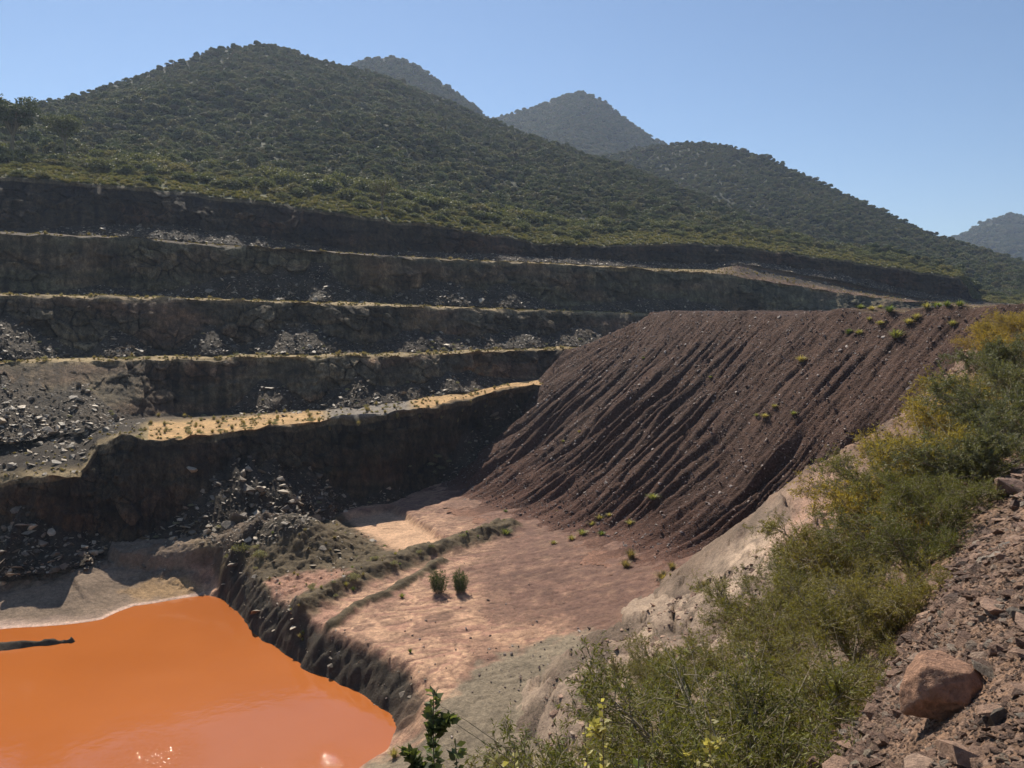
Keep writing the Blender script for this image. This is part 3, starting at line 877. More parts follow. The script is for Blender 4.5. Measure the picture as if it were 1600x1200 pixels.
H3 = hill('hill_wooded', 'distant wooded peak between two nearer hills', (640, 1220),
          [(640, 240), (720, 205), (780, 184), (840, 168), (880, 150), (905, 144), (940, 157), (990, 197), (1030, 222), (1100, 262), (1220, 330)], [(640, 1250), (1220, 1250)], [(640, 330), (1220, 400)], [(640, 850), (1220, 850)], nc=150, nr=50, amp=8)
H5 = hill('hill_wooded', 'far hazy hill at the end of the valley', (1380, 2100),
          [(1380, 425), (1440, 400), (1490, 374), (1540, 347), (1575, 336), (1620, 342), (1700, 372), (1850, 400), (2100, 380)], [(1380, 2000), (2100, 2000)], [(1380, 475), (2100, 480)], [(1380, 1300), (2100, 1300)], nc=150, nr=50, amp=12)

# the ground sheet under everything, out to the horizon
g = 2600
xs = np.concatenate([np.linspace(-1000, -600, 4), np.linspace(-500, 900, 15), np.linspace(1000, g, 8)])
ys = np.concatenate([np.linspace(-400, -50, 3), np.linspace(0, 1000, 11), np.linspace(1200, 3000, 8)])
XX, YY = np.meshgrid(xs, ys)
link('ground', grid_mesh('ground', np.stack([XX, YY, np.full_like(XX, -42.0)], -1), mats=[ground_mat('valley_earth', base=tuple(C['hill']))]), kind='structure', label='valley ground reaching to the horizon')
# ------------------------------------------------------------------ shapes: rocks
def rock_mesh(name, seed, mat, flat=.4, n=16, elong=1.3, sharp=True):
    r_ = np.random.default_rng(seed)
    p_ = r_.normal(size=(n, 3)); p_ /= np.linalg.norm(p_, axis=1)[:, None]
    p_ = np.sign(p_) * np.abs(p_) ** .75
    p_ *= r_.uniform(.75, 1.0, (n, 1)) * np.array([elong, 1, flat])
    p_ *= .5 / np.abs(p_[:, :2]).max()
    bm = bmesh.new()
    for q in p_:
        bm.verts.new(q)
    res = bmesh.ops.convex_hull(bm, input=bm.verts)
    bmesh.ops.delete(bm, geom=[v for v in bm.verts if not v.link_faces], context='VERTS')
    bmesh.ops.dissolve_limit(bm, angle_limit=R(12), verts=bm.verts, edges=bm.edges)
    if sharp is False:
        bmesh.ops.bevel(bm, geom=list(bm.edges), offset=.018, segments=1, affect='EDGES', profile=.5)
    bmesh.ops.recalc_face_normals(bm, faces=bm.faces)
    me = bpy.data.meshes.new(name); bm.to_mesh(me); bm.free()
    me.materials.append(mat)
    return me


M_rock_dark = rock_mat('slab_rock', [(0, (.10, .075, .050)), (.45, (.20, .15, .098)), (.75, (.36, .28, .19)), (1, (.54, .43, .30))], rough=.6, spec=.5)
M_rock_red = rock_mat('red_rock', [(0, (.115, .068, .046)), (.4, (.235, .135, .088)), (.8, (.40, .245, .162)), (1, (.31, .25, .19))], rough=.7)
M_rock_dump = rock_mat('dump_stone', [(0, (.10, .06, .05)), (.6, (.16, .098, .075)), (.85, (.28, .20, .16)), (1, (.50, .42, .36))], rough=.55, spec=.5)
SLABS = [rock_mesh('rock_slab', 100 + i, M_rock_dark, flat=[.16, .24, .36, .42, .2, .5][i], n=[11, 13, 15, 14, 10, 16][i], elong=[1.5, 1.25, 1.2, 1.0, 1.7, 1.1][i]) for i in range(6)]
REDS = [rock_mesh('red_stone', 200 + i, M_rock_red, flat=[.16, .26, .36, .2, .5, .2][i], n=[11, 14, 16, 12, 16, 11][i], elong=[1.5, 1.2, 1.15, 1.6, 1.05, 1.3][i]) for i in range(6)]
DUMPS = [rock_mesh('dump_stone', 300 + i, M_rock_dump, flat=[.5, .65, .4, .7][i], n=12, elong=1.25) for i in range(4)]


# ------------------------------------------------------------------ shapes: foliage
def quads(c, d, w, l, n_rand, r_):
    """leaf cards: centres c, long axes d (unit), half width w, half length l"""
    k = len(c)
    s = np.cross(d, n_rand); s /= np.linalg.norm(s, axis=1)[:, None] + 1e-9
    w = np.broadcast_to(w, k)[:, None]; l = np.broadcast_to(l, k)[:, None]
    V = np.stack([c - d * l, c + s * w, c + d * l, c - s * w], 1).reshape(-1, 3)
    return V, np.arange(4 * k).reshape(k, 4)


def unit(r_, k):
    v = r_.normal(size=(k, 3)); return v / np.linalg.norm(v, axis=1)[:, None]


def tube(pts, rad, sides=4):
    pts = np.asarray(pts, float); n = len(pts)
    tg = np.gradient(pts, axis=0); tg /= np.linalg.norm(tg, axis=1)[:, None] + 1e-9
    ref = np.array([.31, .52, .79])
    a = np.cross(tg, ref); a /= np.linalg.norm(a, axis=1)[:, None] + 1e-9
    b = np.cross(tg, a)
    th = np.linspace(0, 2 * pi, sides, endpoint=False)
    V = pts[:, None] + np.asarray(rad).reshape(-1, 1, 1) * (a[:, None] * np.cos(th)[None, :, None] + b[:, None] * np.sin(th)[None, :, None])
    i = np.arange(n * sides).reshape(n, sides)
    F = np.stack([i[:-1], np.roll(i[:-1], -1, 1), np.roll(i[1:], -1, 1), i[1:]], -1).reshape(-1, 4)
    return V.reshape(-1, 3), F


class Acc:
    def __init__(s):
        s.V, s.F, s.k = [], [], 0

    def add(s, V, F):
        s.V.append(V); s.F.append(F + s.k); s.k += len(V)

    def mesh(s, name, mats, smooth=True):
        return mesh_arrays(name, np.concatenate(s.V), np.concatenate(s.F), smooth, mats)


def crown_mesh(name, seed, mat, rx=1.0, rz=.75, blobs=11, per=62, leaf=.085, lift=.55, spread=.62, fill=.75):
    """a crown of leaf clumps about 2 m across, standing on z = 0"""
    r_ = np.random.default_rng(seed); A = Acc()
    cs = unit(r_, blobs) * np.array([rx * spread, rx * spread, rz * .55]) * r_.uniform(.45, .95, (blobs, 1))
    cs[:, 2] += lift + rz * .25
    cs[:, 2] = np.maximum(cs[:, 2], .25)
    rr = r_.uniform(.30, .50, blobs) * rx
    cs = np.concatenate([cs, [[0, 0, lift + rz * .2]]]); rr = np.concatenate([rr, [.72 * rx]])
    for c, q in zip(cs, rr):
        k = int(per * (q / .34) ** 2 * (1.5 if name == 'hillside_tree' else 1))
        n = unit(r_, k); n[:, 2] = np.abs(n[:, 2]) * .9 - .25
        pos = c + n * q * r_.uniform(fill * .8, 1.12, (k, 1)) * np.array([1, 1, .8])
        pos[:, 2] = np.maximum(pos[:, 2], .04)
        d = unit(r_, k) * .8 + n * .5; d /= np.linalg.norm(d, axis=1)[:, None]
        A.add(*quads(pos, d, leaf * r_.uniform(.35, .8, k), leaf * r_.uniform(.7, 1.35, k), unit(r_, k), r_))
    return A.mesh(name, [mat], smooth=False)


def tuft_mesh(name, seed, mat, n=120, h=1.0, r=.42, w=.022, droop=.5):
    """a tussock: blades fanning out of one root"""
    r_ = np.random.default_rng(seed); A = Acc()
    th = r_.uniform(0, 2 * pi, n); out_ = r_.uniform(.05, 1, n) ** .7 * r
    for i in range(n):
        ht = h * r_.uniform(.55, 1.0) * (1 - .35 * out_[i] / r)
        dx, dy = cos(th[i]), sin(th[i])
        b = np.array([dx * .12 * r_.uniform(), dy * .12 * r_.uniform(), 0])
        m_ = b + np.array([dx * out_[i] * .45, dy * out_[i] * .45, ht * .62])
        e = b + np.array([dx * out_[i], dy * out_[i], ht * (1 - droop * .3 * out_[i] / r)])
        s = np.array([-dy, dx, 0]) * w
        V = np.array([b - s, b + s, m_ + s * .8, m_ - s * .8, e + s * .12, e - s * .12])
        A.add(V, np.array([[0, 1, 2, 3], [3, 2, 4, 5]]))
    return A.mesh(name, [mat], smooth=False)


def stem_mesh(name, seed, mat, h=.9, n=5, r=.035):
    r_ = np.random.default_rng(seed); A = Acc()
    for i in range(n):
        th = 2 * pi * i / n + r_.uniform(-.5, .5); o = r_.uniform(.15, .6)
        t = np.linspace(0, 1, 6)[:, None]
        pts = np.concatenate([cos(th) * o * t ** 1.5, sin(th) * o * t ** 1.5, h * t * r_.uniform(.7, 1.1)], 1) + r_.normal(size=(6, 3)) * .02 * t
        A.add(*tube(pts, r * (1 - .75 * t[:, 0]), 4))
    return A.mesh(name, [mat])


M_bark = ground_mat('bark', base=(.20, .165, .105), scales=((8, .4),), bump=((20, .01),))
M_twig = ground_mat('twig', base=(.30, .25, .17), scales=((8, .4),), bump=((20, .005),))
RAMP_HILL = [(0, (.085, .105, .052)), (.2, (.145, .158, .072)), (.4, (.105, .130, .066)), (.6, (.175, .168, .082)), (.78, (.142, .126, .075)), (.92, (.15, .162, .112)), (1, (.195, .178, .085))]
M_tree = leaf_mat('hill_leaves', RAMP_HILL, trans=.16)
M_scrub = leaf_mat('scrub_leaves', [(0, (.085, .102, .046)), (.4, (.135, .138, .066)), (.7, (.108, .122, .06)), (1, (.18, .160, .085))], trans=.3)
M_dry = leaf_mat('dry_grass', [(0, (.22, .175, .09)), (.5, (.29, .23, .11)), (1, (.24, .21, .13))], trans=.4, val=.35)
M_green = leaf_mat('green_grass', [(0, (.13, .17, .05)), (.4, (.22, .24, .085)), (.75, (.31, .29, .12)), (1, (.42, .35, .16))], trans=.4, val=.35)
M_grey = leaf_mat('grey_scrub', [(0, (.17, .17, .10)), (.5, (.25, .24, .15)), (1, (.32, .29, .19))], trans=.35)
M_dark = leaf_mat('dark_green_leaves', [(0, (.055, .085, .03)), (1, (.075, .11, .038))], trans=.35)
TREES = [crown_mesh('hillside_tree', 400 + i, M_tree, rz=[.8, .65, .95, .6, .8, .7, .75, .9][i], blobs=[11, 13, 10, 14, 9, 12, 8, 11][i], spread=[.6, .7, .5, .75, .62, .68, .6, .5][i],
                    lift=[.4, .3, .55, .35, .45, .3, .4, .5][i], per=[64, 60, 64, 56, 46, 60, 40, 60][i], leaf=[.085, .08, .09, .08, .075, .09, .07, .085][i]) for i in range(8)]
SCRUB = [crown_mesh('scrub_bush', 440 + i, M_scrub, rz=[.55, .7, .5][i], blobs=10, per=70, leaf=.06, lift=.12, spread=.65) for i in range(3)]
TRUNK = stem_mesh('trunk', 460, M_bark, h=.75, n=4, r=.055)
TUFT_DRY = [tuft_mesh('grass_tuft', 470 + i, M_dry, n=110, h=[1, .85, 1.1][i], r=[.5, .6, .45][i]) for i in range(3)]
M_rimg = leaf_mat('rim_grass', [(0, (.12, .13, .058)), (.6, (.17, .162, .076)), (1, (.25, .215, .115))], trans=.3)
TUFT_RIM = [tuft_mesh('grass_tuft', 475 + i, M_rimg, n=110, h=[1, .85, 1.1][i], r=[.5, .6, .45][i]) for i in range(3)]
TUFT_GREEN = [tuft_mesh('grass_tuft', 480 + i, M_green, n=130, h=[1, .85, .95][i], r=[.5, .6, .55][i]) for i in range(3)]
SHRUB_GREY = [crown_mesh('grey_shrub', 490 + i, M_grey, rz=.6, blobs=9, per=46, leaf=.055, lift=.12, spread=.6, fill=.5) for i in range(3)]


# ------------------------------------------------------------------ stuff scattered by geometry nodes
def scatter(name, pts, rots, scl, sources, label):
    """one object: the source meshes instanced on points"""
    pts = np.asarray(pts, np.float32); k = len(pts)
    me = bpy.data.meshes.new(name)
    me.vertices.add(k); me.vertices.foreach_set('co', pts.ravel())
    a = me.attributes.new('rot', 'FLOAT_VECTOR', 'POINT'); a.data.foreach_set('vector', np.asarray(rots, np.float32).ravel())
    a = me.attributes.new('scl', 'FLOAT_VECTOR', 'POINT'); a.data.foreach_set('vector', np.asarray(scl, np.float32).ravel())
    a = me.attributes.new('idx', 'INT', 'POINT'); a.data.foreach_set('value', rng.integers(0, len(sources), k).astype(np.int32))
    o = link(name, me, kind='stuff', label=label)
    ng = bpy.data.node_groups.new(name, 'GeometryNodeTree')
    ng.interface.new_socket('Geometry', in_out='INPUT', socket_type='NodeSocketGeometry')
    ng.interface.new_socket('Geometry', in_out='OUTPUT', socket_type='NodeSocketGeometry')
    gi = ng.nodes.new('NodeGroupInput'); go = ng.nodes.new('NodeGroupOutput')
    ip = ng.nodes.new('GeometryNodeInstanceOnPoints'); jn = ng.nodes.new('GeometryNodeJoinGeometry')
    ng.links.new(gi.outputs[0], ip.inputs['Points'])
    for s in sources:
        oi = ng.nodes.new('GeometryNodeObjectInfo'); oi.inputs['Object'].default_value = s; oi.inputs['As Instance'].default_value = True
        ng.links.new(oi.outputs['Geometry'], jn.inputs[0])
    ng.links.new(jn.outputs[0], ip.inputs['Instance'])
    ip.inputs['Pick Instance'].default_value = True
    for nm, tp, sk in (('rot', 'FLOAT_VECTOR', 'Rotation'), ('scl', 'FLOAT_VECTOR', 'Scale'), ('idx', 'INT', 'Instance Index')):
        na = ng.nodes.new('GeometryNodeInputNamedAttribute'); na.data_type = tp; na.inputs['Name'].default_value = nm
        ng.links.new(na.outputs['Attribute'], ip.inputs[sk])
    ng.links.new(ip.outputs[0], go.inputs[0])
    md = o.modifiers.new('scatter', 'NODES'); md.node_group = ng
    return o


def sample_grid(P, k, w=None):
    """k random points on a grid surface, by area (times the weight w per cell)"""
    a = P[:-1, :-1]; b = P[:-1, 1:]; c = P[1:, 1:]; d = P[1:, :-1]
    area = .5 * (np.linalg.norm(np.cross(b - a, d - a), axis=-1) + np.linalg.norm(np.cross(b - c, d - c), axis=-1))
    pr = area if w is None else area * w
    pr = (pr / pr.sum()).ravel()
    ii = rng.choice(pr.size, k, p=pr); r0, c0 = np.divmod(ii, area.shape[1])
    s, t = rng.uniform(size=k)[:, None], rng.uniform(size=k)[:, None]
    return a[r0, c0] * (1 - s) * (1 - t) + b[r0, c0] * s * (1 - t) + c[r0, c0] * s * t + d[r0, c0] * (1 - s) * t, r0, c0


def zrot(k, tilt=0.0):
    return np.stack([rng.normal(size=k) * tilt, rng.normal(size=k) * tilt, rng.uniform(0, 2 * pi, k)], -1)


def inst(name, me, loc, s, label, cat, group, rz=None, tilt=0.0, rot=None):
    o = bpy.data.objects.new(name, me); COL.objects.link(o)
    o.location = loc
    o.scale = (s, s, s) if np.isscalar(s) else tuple(s)
    o.rotation_euler = rot if rot is not None else (rng.normal() * tilt, rng.normal() * tilt, rng.uniform(0, 6.28) if rz is None else rz)
    o['label'] = label; o['category'] = cat; o['kind'] = 'thing'
    if group:
        o['group'] = group
    return o


def thin(pts, d):
    """drops points closer than d to an earlier one"""
    cell = {}; keep_ = []
    for i, q in enumerate(pts):
        c0 = (int(q[0] // d), int(q[1] // d)); ok = True
        for a in (-1, 0, 1):
            for b in (-1, 0, 1):
                for j in cell.get((c0[0] + a, c0[1] + b), ()):
                    if (pts[j][0] - q[0]) ** 2 + (pts[j][1] - q[1]) ** 2 < d * d:
                        ok = False
        if ok:
            cell.setdefault(c0, []).append(i); keep_.append(i)
    return np.array(keep_)


# ------------------------------------------------------------------ trees on the hills
def patchy(q, s=60):
    return fbm(q[:, 0] / s, q[:, 1] / s, 4, 3)


q1, r1, _ = sample_grid(H1, 50000)
k1 = thin(q1, 2.5); q1 = q1[k1]; r1 = r1[k1]
q4, r4, _ = sample_grid(H4, 34000); q4 = q4[thin(q4, 2.8)]
q2, _, _ = sample_grid(H2, 8000); q3, _, _ = sample_grid(H3, 12000); q5, _, _ = sample_grid(H5, 9000)
# the 240 trees of the large hill that show largest are things of their own
px1, py1 = proj(q1)
size1 = (1.4 + 1.9 * rng.uniform(size=len(q1)) ** 2) * np.where(r1 > 78, .75, 1.0) * (1 + .35 * patchy(q1).clip(-.6, .8))
inview = (px1 > -10) & (px1 < 1540)
ordr = np.argsort(np.where(inview, q1[:, 1], 1e9) / size1 * 2.2)[:240]
ind = np.zeros(len(q1), bool); ind[ordr] = True
first_trees = {}
for j in ordr:
    v = int(rng.integers(0, 8))
    o = inst('hillside_tree', TREES[v], q1[j] + np.array([0, 0, -.3]), size1[j] * np.array([1, 1, rng.uniform(.8, 1.2)]),
             'round olive green tree in the dense belt at the foot of the wooded hill', 'tree', 'trees at the foot of the wooded hill')
    tk = bpy.data.objects.new('trunk', TRUNK); COL.objects.link(tk); tk.parent = o
    first_trees.setdefault(v, o)
SRC_T = [first_trees[v] for v in sorted(first_trees)]
rest = ~ind
qx, _, _ = sample_grid(SHOULDER[10:], 2600, w=np.linspace(.15, 1, 15)[:, None] * (PX[:-1] < 1480)[None]); qx = qx[thin(qx, 2.0)]
qg1, _, _ = sample_grid(H1, 9000); qg4, _, _ = sample_grid(H4, 9000)
allq = [q1[rest], q4, q2, q3, q5, qx, qg1, qg4]
alls = [size1[rest], (1.5 + 2.0 * rng.uniform(size=len(q4)) ** 2) * (1 + .3 * patchy(q4).clip(-.6, .8)), rng.uniform(2.2, 4.2, len(q2)), rng.uniform(2.6, 5.0, len(q3)), rng.uniform(4, 9, len(q5)), rng.uniform(1.0, 2.1, len(qx)), rng.uniform(1.0, 1.7, len(qg1)), rng.uniform(1.1, 1.9, len(qg4))]
Q = np.concatenate(allq); S = np.concatenate(alls)
Q = Q + np.array([0, 0, -.3])
scatter('hill_woodland', Q, zrot(len(Q), .06), S[:, None] * np.stack([np.ones(len(S)), np.ones(len(S)), rng.uniform(.8, 1.15, len(S))], -1), SRC_T, 'dense olive green bush woodland covering the hills')

# scrub and long grass on the shoulder above the pit
qs, rs, cs = sample_grid(SHOULDER, 5200)
psx, _ = proj(qs)
dens = sstep(.0, .5, rs / 25) * .8 + .25 + .5 * patchy(qs, 14)
ok = rng.uniform(size=len(qs)) < dens * np.where(psx > 950, .5, 1.0)
qs, rs, psx = qs[ok], rs[ok], psx[ok]
kk = thin(qs, 1.9); qs, rs, psx = qs[kk], rs[kk], psx[kk]
sz = (.8 + 2.3 * rng.uniform(size=len(qs)) ** 2 * (.4 + .9 * (patchy(qs, 16) > -.1))) * (.6 + .75 * sstep(0, 18, rs)) * np.where(psx > 950, .75, 1.05)
vis = (psx > -20) & (psx < 1520)
ordr = np.argsort(np.where(vis, qs[:, 1], 1e9) / sz)[:230]
ind = np.zeros(len(qs), bool); ind[ordr] = True
src_s = []
for j in ordr:
    o = inst('scrub_bush', SCRUB[int(rng.integers(0, 3))], qs[j] - np.array([0, 0, .1]), sz[j] * np.array([1.15, 1.15, rng.uniform(.8, 1.3)]),
             'low yellow green scrub bush on the grassy rim above the pit wall', 'bush', 'scrub bushes along the pit rim')
    if len(src_s) < 6:
        src_s.append(o)
scatter('rim_scrub', qs[~ind] - np.array([0, 0, .1]), zrot((~ind).sum()), sz[~ind][:, None] * np.array([[1.15, 1.15, 1.0]]), src_s, 'yellow green scrub along the top of the pit wall')
qg, rg_, cg_ = sample_grid(SHOULDER, 16000, w=np.linspace(1, .12, 25)[:, None] * np.ones(len(PX) - 1))
g0 = inst('grass_tuft', TUFT_RIM[0], qg[0], .9, 'dry yellow grass tuft growing on the pit rim', 'grass', 'dry grass tufts on the pit rim')
g1 = inst('grass_tuft', TUFT_RIM[1], qg[1], .9, 'dry yellow grass tuft growing on the pit rim', 'grass', 'dry grass tufts on the pit rim')
scatter('rim_grass', qg[2:], zrot(len(qg) - 2, .1), rng.uniform(.45, 1.1, (len(qg) - 2, 1)) * np.array([[1.5, 1.5, .9]]), [g0, g1], 'long dry grass on the shoulder above the pit')

# single trees that stand out
def tree_thing(px, py, Y, h, crownr, mat, label, seed, bare=False, spread=.7):
    base = at(px, py, Y); r_ = np.random.default_rng(seed)
    root = bpy.data.objects.new('tree', None); COL.objects.link(root); root.location = base
    root['label'] = label; root['category'] = 'tree'
    A = Acc(); tips = []
    hh = h * .38
    t = np.linspace(0, 1, 6)[:, None]
    A.add(*tube(np.concatenate([.05 * h * t, 0 * t, hh * t - .3 * (1 - t)], 1), .045 * h * (1 - .35 * t[:, 0]), 7))
    for i in range(9):
        th = 2 * pi * i / 9 + r_.uniform(-.3, .3); o = crownr * r_.uniform(.5, 1.0)
        top = np.array([cos(th) * o, sin(th) * o, h * r_.uniform(.72, .98)])
        st_ = np.array([.05 * h, 0, hh * r_.uniform(.75, 1)])
        tt = np.linspace(0, 1, 7)[:, None]
        pts = st_ * (1 - tt) + top * tt; pts[:, 2] += np.sin(tt[:, 0] * pi) * .08 * h; pts += r_.normal(size=pts.shape) * .015 * h
        A.add(*tube(pts, .022 * h * (1 - .8 * tt[:, 0]), 5)); tips.append(top)
        for k in range(5):
            b0 = pts[int(r_.integers(2, 6))]; e0 = b0 + unit(r_, 1)[0] * np.array([1, 1, .7]) * .2 * h + np.array([0, 0, .08 * h])
            A.add(*tube(np.array([b0, (b0 + e0) / 2 + r_.normal(size=3) * .01 * h, e0]), .008 * h * np.array([1, .7, .3]), 4)); tips.append(e0)
    link('trunk', A.mesh('trunk', [M_bark]), root)
    B = Acc()
    for c in tips:
        k = 34 if bare else 130
        n = unit(r_, k); pos = c + n * r_.uniform(.3, 1, (k, 1)) * crownr * .3 * np.array([1, 1, .6])
        B.add(*quads(pos, unit(r_, k), .06 * r_.uniform(.5, 1, k) * h * .3, .1 * r_.uniform(.5, 1, k) * h * .3, unit(r_, k), r_))
    link('crown', B.mesh('crown', [mat], False), root)


tree_thing(596, 328, 196, 7.5, 3.6, M_scrub, 'open thin crowned tree with dark forked limbs standing on the pit rim', 21, bare=True)
tree_thing(18, 238, 206, 13, 6.5, M_tree, 'tall dark tree at the edge of the photograph above the pit rim', 22)
tree_thing(970, 350, 296, 7.0, 4.2, M_tree, 'broad round tree on the rim below the saddle of the hill', 23)
tree_thing(100, 240, 214, 9, 5.0, M_tree, 'dark spreading tree behind the yellow scrub of the rim', 24)

# ------------------------------------------------------------------ fallen rock on the pit walls
WPX, WPY = proj(WALL)


def on_wall(px, py, k):
    """the point of wall face k that the sight line (px, py) meets"""
    a0, a1 = WROW[k], WROW[k + 1] + 1
    i = int(np.argmin((WPX[a0:a1] - px) ** 2 + (WPY[a0:a1] - py) ** 2))
    return WALL[a0:a1].reshape(-1, 3)[i].copy()


def wall_rows(k):
    return WROW[k], WROW[k + 1]


cand = []
talg = np.where(isw, tal, 0)
cellw = (talg[:-1, :-1] > 0) * (hgt[:-1, :-1] > .1) * (.25 + talg[:-1, :-1])
dist_w = 1 / (W[:-1, :-1, 1] / 100) ** 1.5
qt, rr_, cc_ = sample_grid(WALL, 20000, w=cellw)
st_ = .30 * np.exp(rng.normal(size=len(qt)) * .6) * (1 + .5 * (qt[:, 1] < 115))
st_ = np.clip(st_, .14, 2.2)
# on benches, at the foot of the heaps
benchw = np.zeros(WALL.shape[:2]); 
for k in (1, 3, 5, 7):
    a0, a1 = wall_rows(k)
    benchw[a0:a1] = (hgt[a1 + 1][None] > .18) * np.linspace(0, 1, a1 - a0)[:, None] ** 2 + .03
benchw[WROW[1]:WROW[2], :] += (PX < 225)[None] * .45
qb, _, _ = sample_grid(WALL, 5000, w=benchw[:-1, :-1])
sb = np.clip(.28 * np.exp(rng.normal(size=len(qb)) * .55) * (1 + .9 * ((qb[:, 1] < 118) & (qb[:, 0] < -55))), .1, 1.9)
# floor at the foot of the lowest wall
msk = zone_floor = None
fpx, fpy = proj(FP); nz2 = fbm(FX / 1.5, FY / 1.5, 5, 3)
wz = np.maximum.reduce([poly_sd(fpx, fpy, [(-300, 800), (130, 860), (170, 885), (60, 905), (-300, 960)]) < 0, (poly_sd(fpx, fpy, [(290, 835), (340, 855), (420, 855), (500, 815), (500, 780), (430, 800)]) < 0)]).astype(float)
wz += .12 * (poly_sd(fpx, fpy, [(100, 870), (200, 850), (340, 845), (480, 800), (590, 840), (560, 890), (430, 950), (350, 900), (200, 890)]) < 0)
wz += .12 * ((fsd > .3) & (fsd < 2.6) & (fw < 3))
qf, _, _ = sample_grid(FP, 6500, w=wz[:-1, :-1])
sf = np.clip(.27 * np.exp(rng.normal(size=len(qf)) * .6) * (1 + .8 * (qf[:, 0] < -62)), .08, 2.2)
Q = np.concatenate([qt, qb, qf]); S = np.concatenate([st_, sb, sf])
ppx, ppy = proj(Q)
vis = (ppx > 0) & (ppx < 1000) & (ppy < 1100)
ordr = np.argsort(np.where(vis, -S / Q[:, 1], 0))[:260]
ind = np.zeros(len(Q), bool); ind[ordr] = True
src = []
for j in ordr:
    o = inst('rock_slab', SLABS[int(rng.integers(0, 6))], Q[j] + np.array([0, 0, S[j] * .12]), S[j] * np.array([1.0, 1.0, 1.0]),
             'angular grey brown rock slab lying in the rockfall heaps under the pit walls', 'rock', 'fallen rock slabs under the pit walls', tilt=.35)
    if len(src) < 12:
        src.append(o)
scatter('rockfall_rubble', Q[~ind] + np.array([0, 0, .03]), zrot((~ind).sum(), .45), S[~ind][:, None] * np.ones((1, 3)), src, 'broken rock rubble in heaps along the pit walls')

# two big pale slabs that stand out
for (px, py, z, s, lab) in [(372, 812, -26.5, 2.6, 'large pale split slab standing in the rockfall below the lowest wall'), (404, 828, -27.8, 1.9, 'pale slab leaning beside the large split slab below the lowest wall'),
                            (300, 735, -19.5, 1.7, 'pale boulder perched halfway up the lowest pit wall')]:
    o = inst('rock_slab', rock_mesh('rock_slab', int(px), M_rock_dark, flat=.5, n=18, elong=1.1), on_wall(px, py, 0) + np.array([0, -.15, s * .08]), s, lab, 'rock', None, tilt=.5)

# ------------------------------------------------------------------ tufts and shrubs on the benches
def bench_plants(k, n, label, group, frac=.3, px0=-30, px1=900, smin=.5, smax=1.1, kinds=None, rowpow=1.0, w=None):
    a0, a1 = wall_rows(k)
    P = WALL[a0:a1 + 1]
    wt = np.linspace(1, .15, a1 - a0)[:, None] ** rowpow * ((PX[:-1] > px0) & (PX[:-1] < px1))[None] * (.25 + sstep(-.2, .5, noise3(PX[:-1] / 28, k * 3.3, 0)))[None]
    if w is not None:
        wt = wt * w[None]
    q, _, _ = sample_grid(P, n, w=wt)
    for j in range(n):
        grey = rng.uniform() < frac
        me = (SHRUB_GREY if grey else (kinds or TUFT_DRY))[int(rng.integers(0, 3))]
        s = rng.uniform(smin, smax) * (.62 if grey else 1.0)
        inst('grey_shrub' if grey else 'grass_tuft', me, q[j] - np.array([0, 0, .04]), s * np.array([1.2, 1.2, 1.0]),
             ('pale grey green shrub ' if grey else 'dry yellow grass tuft ') + label, 'shrub' if grey else 'grass', ('shrubs ' if grey else 'grass tufts ') + group)


bench_plants(7, 16, 'on the highest bench below the pit rim', 'on the highest bench', frac=.1, px1=1400, smax=1.3)
bench_plants(5, 38, 'on the second highest bench of the pit', 'on the second highest bench', frac=.25, px1=1000)
bench_plants(3, 90, 'on the middle bench of the pit', 'on the middle bench', frac=.4, rowpow=.6)
bench_plants(1, 110, 'on the broad sandy bench above the lowest wall', 'on the broad sandy bench', frac=.45, px0=215, px1=800, rowpow=.3, smax=1.0)
gsrc = [inst('grass_tuft', TUFT_DRY[i], WALL[WROW[3] + 1, 300 + 60 * i], .5, 'small dry grass tuft at the edge of the middle bench', 'grass', 'small grass tufts at the middle bench edge') for i in range(3)]
wb = np.zeros(WALL.shape[:2])
for k, am in ((1, .35), (3, 1.0), (5, 1.0), (7, .45)):
    a0, a1 = wall_rows(k); wb[a0:a1 - 1] = am * np.linspace(1, .1, a1 - 1 - a0)[:, None] * (.3 + sstep(-.2, .4, noise3(PX / 15, k * 2.2, 4)))[None]
qq, _, _ = sample_grid(WALL, 5200, w=wb[:-1, :-1])
scatter('bench_grass', qq - np.array([0, 0, .03]), zrot(len(qq), .1), rng.uniform(.2, .5, (len(qq), 1)) * np.array([[1.6, 1.6, 1.]]), gsrc, 'short dry grass fringing the benches')
# plants rooted on the faces and on the talus
wt = np.where(isw, .15 + (tal > .15) * 1.0, 0)[:-1, :-1] * ((PX[:-1] > -20) & (PX[:-1] < 900))[None] * (rk[:-1] < 6)
q, _, _ = sample_grid(WALL, 70, w=wt)
for j in range(len(q)):
    inst('grey_shrub', SHRUB_GREY[j % 3], q[j], rng.uniform(.3, .7), 'small grey green shrub rooted on a steep face of the pit', 'shrub', 'shrubs on the faces of the pit')
q = [on_wall(a, b, 0) for a, b, Y in [(690, 733, 133), (676, 742, 132), (700, 722, 134), (684, 716, 135), (672, 728, 133)]]
for j, p_ in enumerate(q):
    inst('grey_shrub', SHRUB_GREY[j % 3], p_, rng.uniform(.8, 1.3), 'bushy grey green shrub in the corner where the lowest wall meets the dump', 'shrub', 'shrubs in the corner of wall and dump')
for j, (a, b) in enumerate([(620, 650), (655, 648), (722, 640), (735, 628), (742, 640), (760, 625), (715, 655), (690, 650), (560, 662), (515, 668), (757, 633)]):
    Y = float(np.interp(a, [500, 600, 700, 780], [119, 124, 136, 153]))
    inst('grass_tuft', TUFT_DRY[j % 3], on_wall(a, b + 4, 0), rng.uniform(.9, 1.3), 'bright yellow grass tuft hanging at the top of the lowest wall', 'grass', 'yellow tufts at the top of the lowest wall')

